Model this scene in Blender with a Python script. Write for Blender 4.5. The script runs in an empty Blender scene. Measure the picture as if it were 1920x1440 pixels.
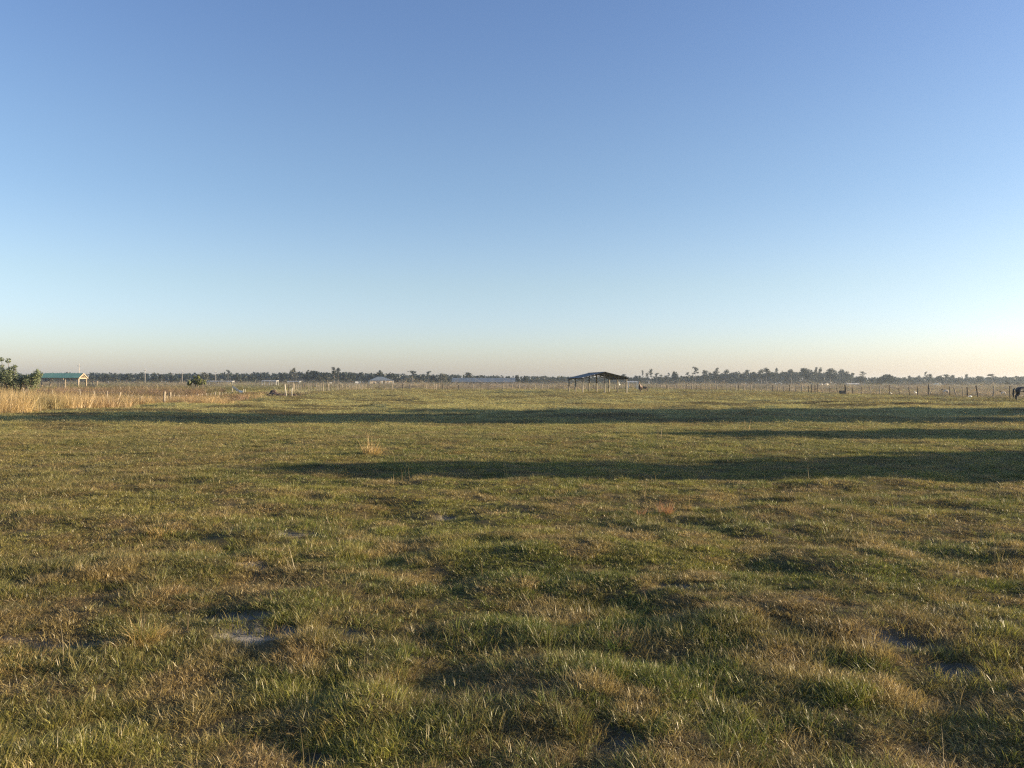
import bpy, bmesh, math, random
import numpy as np
from mathutils import Vector, Matrix

R = math.radians
SC = bpy.context.scene
COL = SC.collection

# ------------------------------------------------------------------ camera, world, sun, exposure
EYE = 1.55
F = 1493.0                      # focal length in photo pixels (1920 wide)
cam_d = bpy.data.cameras.new('camera')
cam = bpy.data.objects.new('camera', cam_d)
COL.objects.link(cam)
cam_d.sensor_width = 36.0
cam_d.lens = 36.0 * F / 1920.0
cam_d.clip_start = 0.1
cam_d.clip_end = 20000
cam.rotation_mode = 'XYZ'
cam.matrix_world = Matrix.Translation((0, 0, EYE)) @ Matrix.Rotation(R(90 - 0.02), 4, 'X') @ Matrix.Rotation(R(0.137), 4, 'Z')
SC.camera = cam

SUN_EL, SUN_AZ = 10.0, 88.5     # azimuth clockwise from +Y (view direction)
world = bpy.data.worlds.new('World')
SC.world = world
world.use_nodes = True
wn = world.node_tree.nodes
wl = world.node_tree.links
wn.clear()
sky = wn.new('ShaderNodeTexSky')
sky.sky_type = 'NISHITA'
sky.sun_disc = False
sky.sun_elevation = R(SUN_EL)
sky.sun_rotation = R(SUN_AZ)
sky.altitude = 0
sky.air_density = 1.0
sky.dust_density = 0.7
sky.ozone_density = 2.0
# haze and sky tint painted over Nishita by a colour ramp on elevation
tcw = wn.new('ShaderNodeTexCoord'); sepw = wn.new('ShaderNodeSeparateXYZ'); absw = wn.new('ShaderNodeMath'); absw.operation = 'ABSOLUTE'
wl.new(tcw.outputs['Generated'], sepw.inputs[0]); wl.new(sepw.outputs['Z'], absw.inputs[0])
rampw = wn.new('ShaderNodeValToRGB'); rampw.color_ramp.interpolation = 'EASE'
for k, (pos, c) in enumerate([(0.0, (1.04, 1.02, 1.50)), (.055, (1.12, 1.12, 1.45)), (.13, (1.15, 1.10, 1.22)), (.24, (1.06, 1.06, 1.19)), (.45, (.955, .985, 1.22))]):
    e = rampw.color_ramp.elements[k] if k < 2 else rampw.color_ramp.elements.new(pos)
    e.position = pos; e.color = (c[0] / 2, c[1] / 2, c[2] / 2, 1)
wl.new(absw.outputs[0], rampw.inputs['Fac'])
mulw = wn.new('ShaderNodeVectorMath'); mulw.operation = 'MULTIPLY'
sclw = wn.new('ShaderNodeVectorMath'); sclw.operation = 'SCALE'; sclw.inputs['Scale'].default_value = 2.0
bg = wn.new('ShaderNodeBackground')
bg.inputs['Strength'].default_value = 0.0685
wo = wn.new('ShaderNodeOutputWorld')
wl.new(sky.outputs[0], mulw.inputs[0]); wl.new(rampw.outputs[0], mulw.inputs[1])
wl.new(mulw.outputs[0], sclw.inputs[0]); wl.new(sclw.outputs[0], bg.inputs['Color'])
wl.new(bg.outputs[0], wo.inputs['Surface'])

sun_d = bpy.data.lights.new('sun', 'SUN')
sun_d.energy = 4.5
sun_d.angle = R(0.53)
sun_d.color = (1.0, 0.80, 0.52)
sun = bpy.data.objects.new('sun', sun_d)
COL.objects.link(sun)
sdir = Vector((math.sin(R(SUN_AZ)) * math.cos(R(SUN_EL)), math.cos(R(SUN_AZ)) * math.cos(R(SUN_EL)), math.sin(R(SUN_EL))))
sun.rotation_mode = 'QUATERNION'
sun.rotation_quaternion = sdir.to_track_quat('Z', 'Y')

SC.view_settings.view_transform = 'Standard'
SC.view_settings.look = 'None'
SC.view_settings.gamma = 1
SC.view_settings.use_curve_mapping = False
SC.view_settings.exposure = 1.6
SC.cycles.volume_bounces = 0
SC.cycles.use_denoising = False
SC.cycles.pixel_filter_type = 'BLACKMAN_HARRIS'
SC.cycles.filter_width = 1.3
SC.cycles.use_adaptive_sampling = False
SC.cycles.sample_clamp_indirect = 4
SC.cycles.max_bounces = 5
SC.cycles.transparent_max_bounces = 8

rng = np.random.default_rng(7)
random.seed(7)

# ------------------------------------------------------------------ helpers
def tag(o, label=None, cat=None, group=None, kind=None):
    if label: o['label'] = label
    if cat: o['category'] = cat
    if group: o['group'] = group
    if kind: o['kind'] = kind
    return o

def empty(name, loc=(0, 0, 0), rz=0.0, label=None, cat=None, group=None):
    o = bpy.data.objects.new(name, None)
    o.empty_display_size = 0.3
    COL.objects.link(o)
    o.location = loc
    o.rotation_euler = (0, 0, rz)
    return tag(o, label, cat, group)

def link(name, me, mat=None, parent=None, loc=None):
    o = bpy.data.objects.new(name, me)
    COL.objects.link(o)
    if mat is not None and len(me.materials) == 0:
        me.materials.append(mat)
    if parent: o.parent = parent
    if loc is not None: o.location = loc
    return o

class MB:
    """collects simple solids into one mesh"""
    def __init__(s): s.v = []; s.f = []
    def add(s, vs, fs):
        n = len(s.v); s.v += [tuple(v) for v in vs]; s.f += [tuple(i + n for i in f) for f in fs]
        return s
    def box(s, x0, x1, y0, y1, z0, z1):
        vs = [(x, y, z) for z in (z0, z1) for y in (y0, y1) for x in (x0, x1)]
        return s.add(vs, [(0, 2, 3, 1), (4, 5, 7, 6), (0, 1, 5, 4), (2, 6, 7, 3), (0, 4, 6, 2), (1, 3, 7, 5)])
    def bar(s, a, b, w, h=None, seg=4, w2=None):
        """prism from a to b; seg sides, half-widths w"""
        a = Vector(a); b = Vector(b); d = (b - a)
        if d.length < 1e-6: return s
        d.normalize()
        up = Vector((0, 0, 1)) if abs(d.z) < 0.9 else Vector((1, 0, 0))
        r = d.cross(up).normalized(); u = r.cross(d)
        h = h or w; k = (w2 / w) if w2 is not None else 1.0
        off = math.pi / 4 if seg == 4 else 0
        q = math.sqrt(2) if seg == 4 else 1
        vs = []
        for p, m in ((a, 1), (b, k)):
            for i in range(seg):
                t = off + 2 * math.pi * i / seg
                vs.append(p + r * math.cos(t) * w * q * m + u * math.sin(t) * h * q * m)
        fs = [(i, (i + 1) % seg, seg + (i + 1) % seg, seg + i) for i in range(seg)]
        fs += [tuple(range(seg))[::-1], tuple(range(seg, 2 * seg))]
        return s.add(vs, fs)
    def tube(s, pts, rad, seg=6):
        for i in range(len(pts) - 1):
            r0 = rad[i] if hasattr(rad, '__len__') else rad
            r1 = rad[i + 1] if hasattr(rad, '__len__') else rad
            s.bar(pts[i], pts[i + 1], r0, seg=seg, w2=r1)
        return s
    def slab(s, a, b, c, d, t):
        """quad a b c d given thickness t downward"""
        vs = [Vector(p) for p in (a, b, c, d)]
        n = (vs[1] - vs[0]).cross(vs[3] - vs[0]).normalized()
        if n.z < 0: n = -n
        lo = [p - n * t for p in vs]
        return s.add(vs + lo, [(0, 1, 2, 3), (7, 6, 5, 4), (0, 4, 5, 1), (1, 5, 6, 2), (2, 6, 7, 3), (3, 7, 4, 0)])
    def mesh(s, name):
        me = bpy.data.meshes.new(name)
        me.from_pydata(s.v, [], s.f); me.update()
        return me
    def build(s, name, mat, parent=None, loc=None):
        return link(name, s.mesh(name), mat, parent, loc)

def _hash(ix, iy, seed):
    h = (ix.astype(np.int64) * 374761393 + iy.astype(np.int64) * 668265263 + seed * 1442695041) & 0xFFFFFFFF
    h = ((h ^ (h >> 13)) * 1274126177) & 0xFFFFFFFF
    h = (h ^ (h >> 16)) & 0xFFFFFFFF
    h = (h * 2246822519) & 0xFFFFFFFF
    h = h ^ (h >> 15)
    return (h & 0xFFFFFF) / float(0xFFFFFF)

def vn(x, y, sc, seed):
    """value noise 0..1 with feature size sc"""
    c, s_ = math.cos(seed * 1.7), math.sin(seed * 1.7)
    X = (x * c - y * s_) / sc + seed * 13.7; Y = (x * s_ + y * c) / sc - seed * 7.3
    ix = np.floor(X); iy = np.floor(Y)
    fx = X - ix; fy = Y - iy
    fx = fx * fx * (3 - 2 * fx); fy = fy * fy * (3 - 2 * fy)
    a = _hash(ix, iy, seed); b = _hash(ix + 1, iy, seed); c2 = _hash(ix, iy + 1, seed); d = _hash(ix + 1, iy + 1, seed)
    return (a * (1 - fx) + b * fx) * (1 - fy) + (c2 * (1 - fx) + d * fx) * fy

def fbm(x, y, sc, seed, n=3):
    t = 0; a = 1; w = 0
    for i in range(n):
        t = t + a * vn(x, y, sc / 2 ** i, seed + i * 5); w += a; a *= 0.5
    return t / w

def sstep(a, b, x):
    t = np.clip((x - a) / (b - a), 0, 1)
    return t * t * (3 - 2 * t)

def yh(px): return 717.2 + 4.6 * px / 1920.0        # horizon row in the photo at column px
def ground_D(px, py): return EYE * F / (py - yh(px))
def PX(px, D): return (px - 960.0) / F * D
def PZ(px, py, D): return EYE + (yh(px) - py) / F * D

# bare sandy scrapes seen in the near ground: px, py, half-width m, half-depth m
SCRAPES = [(100, 1186, .50, .16), (180, 1182, .35, .13), (430, 1150, .30, .16), (510, 1180, .30, .20), (640, 1170, .22, .12), (1200, 1242, .16, .12),
           (1780, 1258, .20, .14), (1165, 1400, .16, .12), (580, 1415, .12, .10), (800, 1222, .13, .09), (560, 998, .22, .14), (490, 1056, .18, .12),
           (1540, 1150, .25, .14), (1270, 1105, .2, .12), (1000, 948, .25, .14), (850, 962, .2, .14), (1690, 1215, .25, .16), (1470, 1120, .2, .12), (25, 872, .5, .25)]
SCR = [(PX(a, ground_D(a, b)), ground_D(a, b), c, d) for a, b, c, d in SCRAPES]

def sandmask(x, y):
    m = np.zeros_like(x, dtype=float)
    wob = 0.9 * (fbm(x, y, .13, 91, 3) - .5)
    for cx, cy, a, b in SCR:
        q = np.sqrt(((x - cx) / a) ** 2 + ((y - cy) / b) ** 2) + wob
        m = np.maximum(m, 1 - sstep(.55, 1.15, q))
    return m

DITCH_C = (-23.0, 92.0)
def height(x, y):
    r = np.hypot(x, y)
    near = np.exp(-r / 22.0)
    h = 0.16 * (fbm(x, y, 16, 3, 2) - .5) * sstep(4, 20, r) * (1 - .5 * sstep(60, 150, r))
    h = h + 0.085 * (vn(x, y, 2.6, 5) - .5) * (1 - .3 * sstep(60, 200, r))
    hm = vn(x, y * 1.25, .95, 11)
    h = h + 0.078 * (hm ** 1.6 - .38) * (0.35 + .65 * near)
    h = h + 0.10 * (vn(x, y, .46, 17) - .5) * (.25 + .75 * near)
    h = h + 0.045 * (vn(x, y, .21, 23) - .5) * near
    s = sandmask(x, y)
    h = h - 0.075 * s
    # rough ground with low lips further out
    far = sstep(30, 50, r) * (1 - sstep(140, 220, r))
    h = h + 0.28 * np.maximum(vn(x * .6, y, 2.2, 31) - .60, 0) * far * 2.0
    # ditch bank on the left middle distance: hollow with a lip before it
    dx = (x + 26) / 9.0; dy = (y - 96 - (x + 26) * .9) / 5.0
    h = h - 0.55 * np.exp(-(dx * dx + dy * dy))
    h = h - .30 * np.exp(-((y - 139.5) / 1.6) ** 2) * sstep(-13, -10, x) * (1 - sstep(2, 5, x))
    dx = (x + 29) / 6.0; dy = (y - 72) / 4.0
    h = h - 0.35 * np.exp(-(dx * dx + dy * dy))
    return h

def hz(x, y): return float(height(np.array([float(x)]), np.array([float(y)]))[0])

# ------------------------------------------------------------------ materials
def new_mat(name):
    m = bpy.data.materials.new(name); m.use_nodes = True
    nt = m.node_tree; nt.nodes.clear()
    out = nt.nodes.new('ShaderNodeOutputMaterial')
    return m, nt, nt.nodes, nt.links, out

def solid(name, col, rough=.7, var=.25, scale=6.0, metal=0.0, bump=.0, col2=None, stretch=(1, 1, 1)):
    m, nt, N, L, out = new_mat(name)
    p = N.new('ShaderNodeBsdfPrincipled')
    p.inputs['Roughness'].default_value = rough
    p.inputs['Metallic'].default_value = metal
    tc = N.new('ShaderNodeTexCoord'); mp = N.new('ShaderNodeMapping'); mp.inputs['Scale'].default_value = stretch
    L.new(tc.outputs['Object'], mp.inputs['Vector'])
    n = N.new('ShaderNodeTexNoise'); n.inputs['Scale'].default_value = scale; n.inputs['Detail'].default_value = 6
    L.new(mp.outputs[0], n.inputs['Vector'])
    r = N.new('ShaderNodeValToRGB')
    c2 = col2 or tuple(c * (1 - var) for c in col)
    r.color_ramp.elements[0].color = (*c2, 1); r.color_ramp.elements[1].color = (*[min(1, c * (1 + var * .5)) for c in col], 1)
    r.color_ramp.elements[0].position = .3; r.color_ramp.elements[1].position = .7
    L.new(n.outputs['Fac'], r.inputs['Fac']); L.new(r.outputs[0], p.inputs['Base Color'])
    if bump:
        b = N.new('ShaderNodeBump'); b.inputs['Strength'].default_value = bump; b.inputs['Distance'].default_value = .01
        L.new(n.outputs['Fac'], b.inputs['Height']); L.new(b.outputs[0], p.inputs['Normal'])
    L.new(p.outputs[0], out.inputs['Surface'])
    return m

def leafy(name, kind='tint', col=(.06, .08, .03), var=.35, trans=.3, rough=.6, gloss=.04):
    """grass / leaf material; per-blade value in 'bv', optional colour of each tuft carried by its instance"""
    m, nt, N, L, out = new_mat(name)
    if kind == 'tint':
        a = N.new('ShaderNodeAttribute'); a.attribute_type = 'INSTANCER'; a.attribute_name = 'tint'; csock = a.outputs['Color']
    else:
        rgb = N.new('ShaderNodeRGB'); rgb.outputs[0].default_value = (*col, 1); csock = rgb.outputs[0]
    b = N.new('ShaderNodeAttribute'); b.attribute_name = 'bv'
    sep = N.new('ShaderNodeSeparateColor'); L.new(b.outputs['Color'], sep.inputs[0])
    ramp = N.new('ShaderNodeMapRange'); ramp.inputs['To Min'].default_value = 1 - var; ramp.inputs['To Max'].default_value = 1 + var
    L.new(sep.outputs[0], ramp.inputs['Value'])
    mul = N.new('ShaderNodeMix'); mul.data_type = 'RGBA'; mul.blend_type = 'MULTIPLY'; mul.inputs['Factor'].default_value = 1
    comb = N.new('ShaderNodeCombineColor')
    L.new(ramp.outputs[0], comb.inputs[0]); L.new(ramp.outputs[0], comb.inputs[1]); L.new(ramp.outputs[0], comb.inputs[2])
    L.new(csock, mul.inputs['A']); L.new(comb.outputs[0], mul.inputs['B'])
    # some blades are dry: mix to straw where the green channel of bv is high
    dry = N.new('ShaderNodeMix'); dry.data_type = 'RGBA'
    dr = N.new('ShaderNodeMapRange'); dr.inputs['From Min'].default_value = .70; dr.inputs['From Max'].default_value = .9
    dr.inputs['To Max'].default_value = .75 if kind == 'tint' else .0
    L.new(sep.outputs[1], dr.inputs['Value']); L.new(dr.outputs[0], dry.inputs['Factor'])
    L.new(mul.outputs['Result'], dry.inputs['A']); dry.inputs['B'].default_value = (.33, .245, .095, 1)
    c = dry.outputs['Result']
    d = N.new('ShaderNodeBsdfDiffuse'); t = N.new('ShaderNodeBsdfTranslucent'); g = N.new('ShaderNodeBsdfGlossy')
    g.inputs['Roughness'].default_value = .45
    L.new(c, d.inputs['Color']); L.new(c, t.inputs['Color'])
    m1 = N.new('ShaderNodeMixShader'); m1.inputs[0].default_value = trans
    L.new(d.outputs[0], m1.inputs[1]); L.new(t.outputs[0], m1.inputs[2])
    m2 = N.new('ShaderNodeMixShader'); m2.inputs[0].default_value = gloss
    L.new(m1.outputs[0], m2.inputs[1]); L.new(g.outputs[0], m2.inputs[2])
    L.new(m2.outputs[0], out.inputs['Surface'])
    return m

M = {}
M['grass'] = leafy('grass_blades', 'tint', var=.6, trans=.38, gloss=.05)
M['oak_leaf'] = leafy('oak_leaves', 'fix', (.020, .027, .017), .45, .12, gloss=.02)
M['pine_leaf'] = leafy('pine_needles', 'fix', (.023, .031, .019), .45, .12, gloss=.02)
M['pale_leaf'] = leafy('pale_leaves', 'fix', (.06, .062, .038), .4, .2, gloss=.02)
M['bush_leaf'] = leafy('bush_leaves', 'fix', (.16, .19, .10), .45, .3, gloss=.03)
M['lime_leaf'] = leafy('young_leaves', 'fix', (.19, .205, .075), .4, .35, gloss=.02)
M['brown_weed'] = leafy('brown_weed', 'fix', (.16, .115, .07), .45, .25, gloss=.02)
M['straw'] = leafy('straw', 'fix', (.42, .30, .145), .4, .35, gloss=.03)
M['bark'] = solid('bark', (.16, .135, .11), .9, .4, 3.0)
M['post'] = solid('weathered_post_wood', (.29, .245, .185), .85, .45, 5.0, bump=.4, stretch=(1, 1, .15))
M['dark_post'] = solid('dark_post_wood', (.10, .08, .06), .9, .4, 5.0, stretch=(1, 1, .15))
M['timber'] = solid('new_timber', (.35, .28, .20), .8, .2, 3.0, stretch=(1, 1, .2))
M['wire'] = solid('galvanised_wire', (.33, .32, .30), .5, .3, 2.0, metal=.6)
M['tin'] = solid('shed_tin', (.13, .135, .135), .85, .3, .7, metal=.0)
M['tin_dark'] = solid('shed_tin_underside', (.07, .075, .08), .6, .3, .7)
M['blue_tin'] = solid('blue_grey_roofing', (.13, .165, .20), .65, .2, .4)
M['grey_post'] = solid('grey_pole_wood', (.24, .215, .165), .85, .35, 5.0, bump=.4, stretch=(1, 1, .15))
M['green_tin'] = solid('green_roofing', (.13, .27, .21), .5, .15, .4)
M['cream'] = solid('cream_wall', (.62, .50, .36), .8, .1, .6)
M['white'] = solid('white_paint', (.78, .77, .73), .6, .08, 2.0)
M['pale_wood'] = solid('pale_painted_wood', (.42, .39, .32), .8, .25, 4.0)
M['glass'] = solid('dark_window', (.03, .035, .04), .15, .2, 1.0)
M['concrete'] = solid('concrete', (.42, .40, .36), .9, .2, 2.0)
M['black_horse'] = solid('black_coat', (.014, .012, .012), .5, .3, 3.0)
M['brown_horse'] = solid('brown_coat', (.085, .042, .025), .55, .4, 3.0)
M['horse_hair'] = solid('dark_hair', (.012, .010, .009), .7, .3, 6.0)
M['goat_white'] = solid('pale_goat_coat', (.52, .46, .38), .85, .15, 4.0)
M['goat_head'] = solid('brown_goat_coat', (.07, .04, .022), .85, .2, 4.0)
M['feather'] = solid('white_feathers', (.85, .84, .80), .8, .05, 8.0)
M['bill'] = solid('yellow_bill', (.55, .35, .06), .6, .1, 8.0)
M['trough'] = solid('dark_trough', (.035, .035, .04), .6, .3, 4.0)
M['bale'] = solid('white_wrap', (.88, .86, .74), .5, .05, 2.0)
M['pole'] = solid('grey_pole', (.40, .37, .34), .8, .2, 2.0)

# ------------------------------------------------------------------ colour of the pasture at a place
def mixc(a, b, t): return a * (1 - t[:, None]) + b * t[:, None]
GREEN = np.array([.140, .165, .026]); YELL = np.array([.245, .240, .044]); OLIVE = np.array([.155, .165, .038])
STRAW = np.array([.33, .245, .095]); RUST = np.array([.20, .125, .050]); TAN = np.array([.50, .41, .27]); DKG = np.array([.09, .12, .022])

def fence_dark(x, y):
    """dark rank weeds and painted grass shade along the fence feet, and the small trench"""
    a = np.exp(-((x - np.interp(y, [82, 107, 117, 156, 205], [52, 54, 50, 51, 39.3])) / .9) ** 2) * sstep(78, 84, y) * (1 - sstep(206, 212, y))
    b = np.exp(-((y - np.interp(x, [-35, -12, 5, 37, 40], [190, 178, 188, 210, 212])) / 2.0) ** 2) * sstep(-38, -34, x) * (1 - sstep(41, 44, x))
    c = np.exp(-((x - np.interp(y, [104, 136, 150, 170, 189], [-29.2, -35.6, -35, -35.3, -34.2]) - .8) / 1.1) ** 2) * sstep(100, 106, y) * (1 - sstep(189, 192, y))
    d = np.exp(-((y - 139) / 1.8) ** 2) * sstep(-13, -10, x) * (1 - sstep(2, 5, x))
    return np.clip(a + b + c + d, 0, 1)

def tint(x, y):
    r = np.hypot(x, y); n = len(x)
    c = np.tile(OLIVE, (n, 1))
    c = mixc(c, GREEN, sstep(.42, .62, fbm(x, y, .9, 41, 3)) * .9)
    c = mixc(c, YELL, sstep(.45, .68, fbm(x, y, 1.6, 47, 3)) * .85)
    c = mixc(c, DKG, sstep(.62, .78, fbm(x, y, .6, 53, 2)) * .5)
    c = mixc(c, STRAW, sstep(.56, .74, fbm(x, y, .5, 59, 3)) * .75)
    c = mixc(c, RUST, sstep(.60, .74, fbm(x, y, .5, 61, 3)) * .38)
    c = mixc(c, np.array([.38, .27, .11]), sstep(.68, .82, vn(x, y, .23, 63)) * .7 * (1 - sstep(8, 20, r)))
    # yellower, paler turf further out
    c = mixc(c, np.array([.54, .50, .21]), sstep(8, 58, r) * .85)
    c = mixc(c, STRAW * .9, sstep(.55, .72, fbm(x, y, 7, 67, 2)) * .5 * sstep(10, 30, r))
    c = mixc(c, np.array([.10, .085, .045]), sstep(.62, .78, vn(x * .55, y, 1.9, 69)) * sstep(20, 40, r) * .8)  # dark streaks painted in for the shadows of grass clumps
    # left side is browner
    c = mixc(c, np.array([.20, .145, .062]), sstep(0, -.5, (x + .12 * y) / np.maximum(r, 1)) * .38 * (1 - sstep(25, 45, r)) * (.4 + fbm(x, y, 2, 71, 2)))
    c = mixc(c, np.array([.085, .075, .035]), fence_dark(x, y) * .8)  # weeds and shade of standing grass tinted in at the fence feet
    # tan standing grass beyond the fences
    tanm = np.maximum(sstep(206, 222, y + .4 * (x < -45) * 0), sstep(51, 54, x) * sstep(70, 80, y) * (1 - .0 * x) * (.35 + .5 * fbm(x, y, 30, 73, 2)))
    c = mixc(c, TAN, np.clip(tanm, 0, 1) * .75)
    # green-yellow plot far left of centre stays green
    g = sstep(-120, -100, x) * sstep(-38, -50, x) * sstep(115, 130, y) * (1 - sstep(260, 300, y))
    c = mixc(c, np.array([.24, .23, .08]), g * .8)
    # straw on the left between the edge of the turf and the left fence
    g = edge_straw(x, y)
    c = mixc(c, np.array([.44, .29, .135]), g)
    return c * (0.85 + .3 * rng.random(n))[:, None]

def edge_straw(x, y):
    """tall straw belt along the left fence"""
    w = 1.6 * (fbm(x, y, 3, 77, 2) - .5)
    a = sstep(-24.2, -25.4, x + w) * sstep(33, 35, y) * (1 - sstep(60, 84, y))
    b = sstep(-20.6, -21.2, x + w * .5) * sstep(54, 55, y + w) * (1 - sstep(59, 61, y))
    return np.clip(np.maximum(a, b), 0, 1)

# ------------------------------------------------------------------ ground
def make_ground():
    ang = np.concatenate([np.linspace(-43, 43, 620), np.linspace(43, 317, 100)[1:-1]])
    ang = np.radians(ang)
    rad = [0.5]
    while rad[-1] < 3900: rad.append(rad[-1] * (1.0105 if rad[-1] < 400 else 1.05) + (.0 if rad[-1] > 2 else .03))
    rad = np.array(rad)
    A, Rr = np.meshgrid(ang, rad)
    X = (np.sin(A) * Rr).ravel(); Y = (np.cos(A) * Rr).ravel()
    Z = height(X, Y) * (1 - sstep(300, 500, np.hypot(X, Y)))
    nr, na = len(rad), len(ang)
    co = np.stack([X, Y, Z], 1)
    co = np.vstack([co, [[0, 0, float(Z[:na].mean())]]])
    i = np.arange(nr - 1)[:, None] * na; j = np.arange(na)[None, :]; j2 = (j + 1) % na
    quads = np.stack([i + j, i + j2, i + na + j2, i + na + j], -1).reshape(-1, 4)[:, ::-1]
    c = len(co) - 1
    tris = np.stack([np.arange(na), (np.arange(na) + 1) % na, np.full(na, c)], 1)
    me = bpy.data.meshes.new('ground')
    nq, ntr = len(quads), len(tris)
    me.vertices.add(len(co)); me.vertices.foreach_set('co', co.ravel())
    me.loops.add(nq * 4 + ntr * 3)
    me.loops.foreach_set('vertex_index', np.concatenate([quads.ravel(), tris.ravel()]).astype(np.int32))
    me.polygons.add(nq + ntr)
    me.polygons.foreach_set('loop_start', np.concatenate([np.arange(nq) * 4, nq * 4 + np.arange(ntr) * 3]).astype(np.int32))
    me.update(calc_edges=True)
    me.polygons.foreach_set('use_smooth', np.ones(nq + ntr, dtype=bool))
    x, y = co[:, 0], co[:, 1]
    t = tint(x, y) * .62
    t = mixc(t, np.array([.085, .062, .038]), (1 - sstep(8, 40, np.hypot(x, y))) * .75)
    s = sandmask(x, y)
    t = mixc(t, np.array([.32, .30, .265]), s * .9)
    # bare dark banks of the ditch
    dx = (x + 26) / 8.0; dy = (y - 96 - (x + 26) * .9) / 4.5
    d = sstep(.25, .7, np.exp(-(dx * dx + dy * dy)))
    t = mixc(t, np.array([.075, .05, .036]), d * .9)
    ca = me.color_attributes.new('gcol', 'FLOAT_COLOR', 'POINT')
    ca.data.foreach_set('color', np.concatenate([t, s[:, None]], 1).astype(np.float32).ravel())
    m, nt, N, L, out = new_mat('pasture_soil')
    a = N.new('ShaderNodeAttribute'); a.attribute_name = 'gcol'
    tc = N.new('ShaderNodeTexCoord')
    n1 = N.new('ShaderNodeTexNoise'); n1.inputs['Scale'].default_value = 22; n1.inputs['Detail'].default_value = 8; n1.inputs['Roughness'].default_value = .7
    L.new(tc.outputs['Object'], n1.inputs['Vector'])
    mr = N.new('ShaderNodeMapRange'); mr.inputs['To Min'].default_value = .45; mr.inputs['To Max'].default_value = 1.55
    L.new(n1.outputs['Fac'], mr.inputs['Value'])
    mul = N.new('ShaderNodeVectorMath'); mul.operation = 'SCALE'
    L.new(a.outputs['Color'], mul.inputs[0]); L.new(mr.outputs[0], mul.inputs['Scale'])
    bmp = N.new('ShaderNodeBump'); bmp.inputs['Strength'].default_value = .8; bmp.inputs['Distance'].default_value = .03
    L.new(n1.outputs['Fac'], bmp.inputs['Height'])
    p = N.new('ShaderNodeBsdfPrincipled'); p.inputs['Roughness'].default_value = .95; p.inputs['Specular IOR Level'].default_value = .1
    L.new(mul.outputs[0], p.inputs['Base Color']); L.new(bmp.outputs[0], p.inputs['Normal']); L.new(p.outputs[0], out.inputs['Surface'])
    o = link('ground', me, m)
    tag(o, kind='structure', label='rough level pasture ground with hummocks and bare sandy scrapes')
    return o
make_ground()

# ------------------------------------------------------------------ grass blades and scattering
def blade_mesh(name, nb, rad, lmin, lmax, wid, lean=(.1, .9), curl=.5, seed=1, mat=None, segs=3, dryfrac=None, wind=.0, clump=1.0):
    g = np.random.default_rng(seed)
    V = []; Fc = []; C = []
    for b in range(nb):
        rr = rad * math.sqrt(g.random()) ** clump; th = g.random() * 2 * math.pi
        bx, by = rr * math.cos(th), rr * math.sin(th)
        L_ = g.uniform(lmin, lmax); w = wid * g.uniform(.6, 1.3)
        az = th + g.normal(0, 1.1); ln = g.uniform(*lean); cu = curl * g.uniform(.2, 1.5)
        fa = g.random() * math.pi
        n0 = len(V); x, y, z = bx, by, -.015
        rv, dv = g.random(), g.random()
        a = ln
        for s in range(segs + 1):
            t = s / segs
            ww = w * (1 - t ** 1.5) if s < segs else 0
            px_, py_ = math.cos(fa) * ww / 2, math.sin(fa) * ww / 2
            if s < segs:
                V += [(x - px_, y - py_, z), (x + px_, y + py_, z)]; C += [(rv, dv, t, 1)] * 2
            else:
                V.append((x, y, z)); C.append((rv, dv, 1, 1))
            st = L_ / segs
            x += math.sin(a) * math.cos(az) * st + wind * st * t; y += math.sin(a) * math.sin(az) * st; z += math.cos(a) * st
            a = min(a + cu, 2.2)
            if z < .004: z = .004
        for s in range(segs - 1):
            i = n0 + 2 * s; Fc.append((i, i + 1, i + 3, i + 2))
        i = n0 + 2 * (segs - 1); Fc.append((i, i + 1, i + 2))
    me = bpy.data.meshes.new(name); me.from_pydata(V, [], Fc); me.update()
    ca = me.color_attributes.new('bv', 'FLOAT_COLOR', 'POINT')
    ca.data.foreach_set('color', np.array(C, dtype=np.float32).ravel())
    me.materials.append(mat or M['grass'])
    return me

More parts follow.
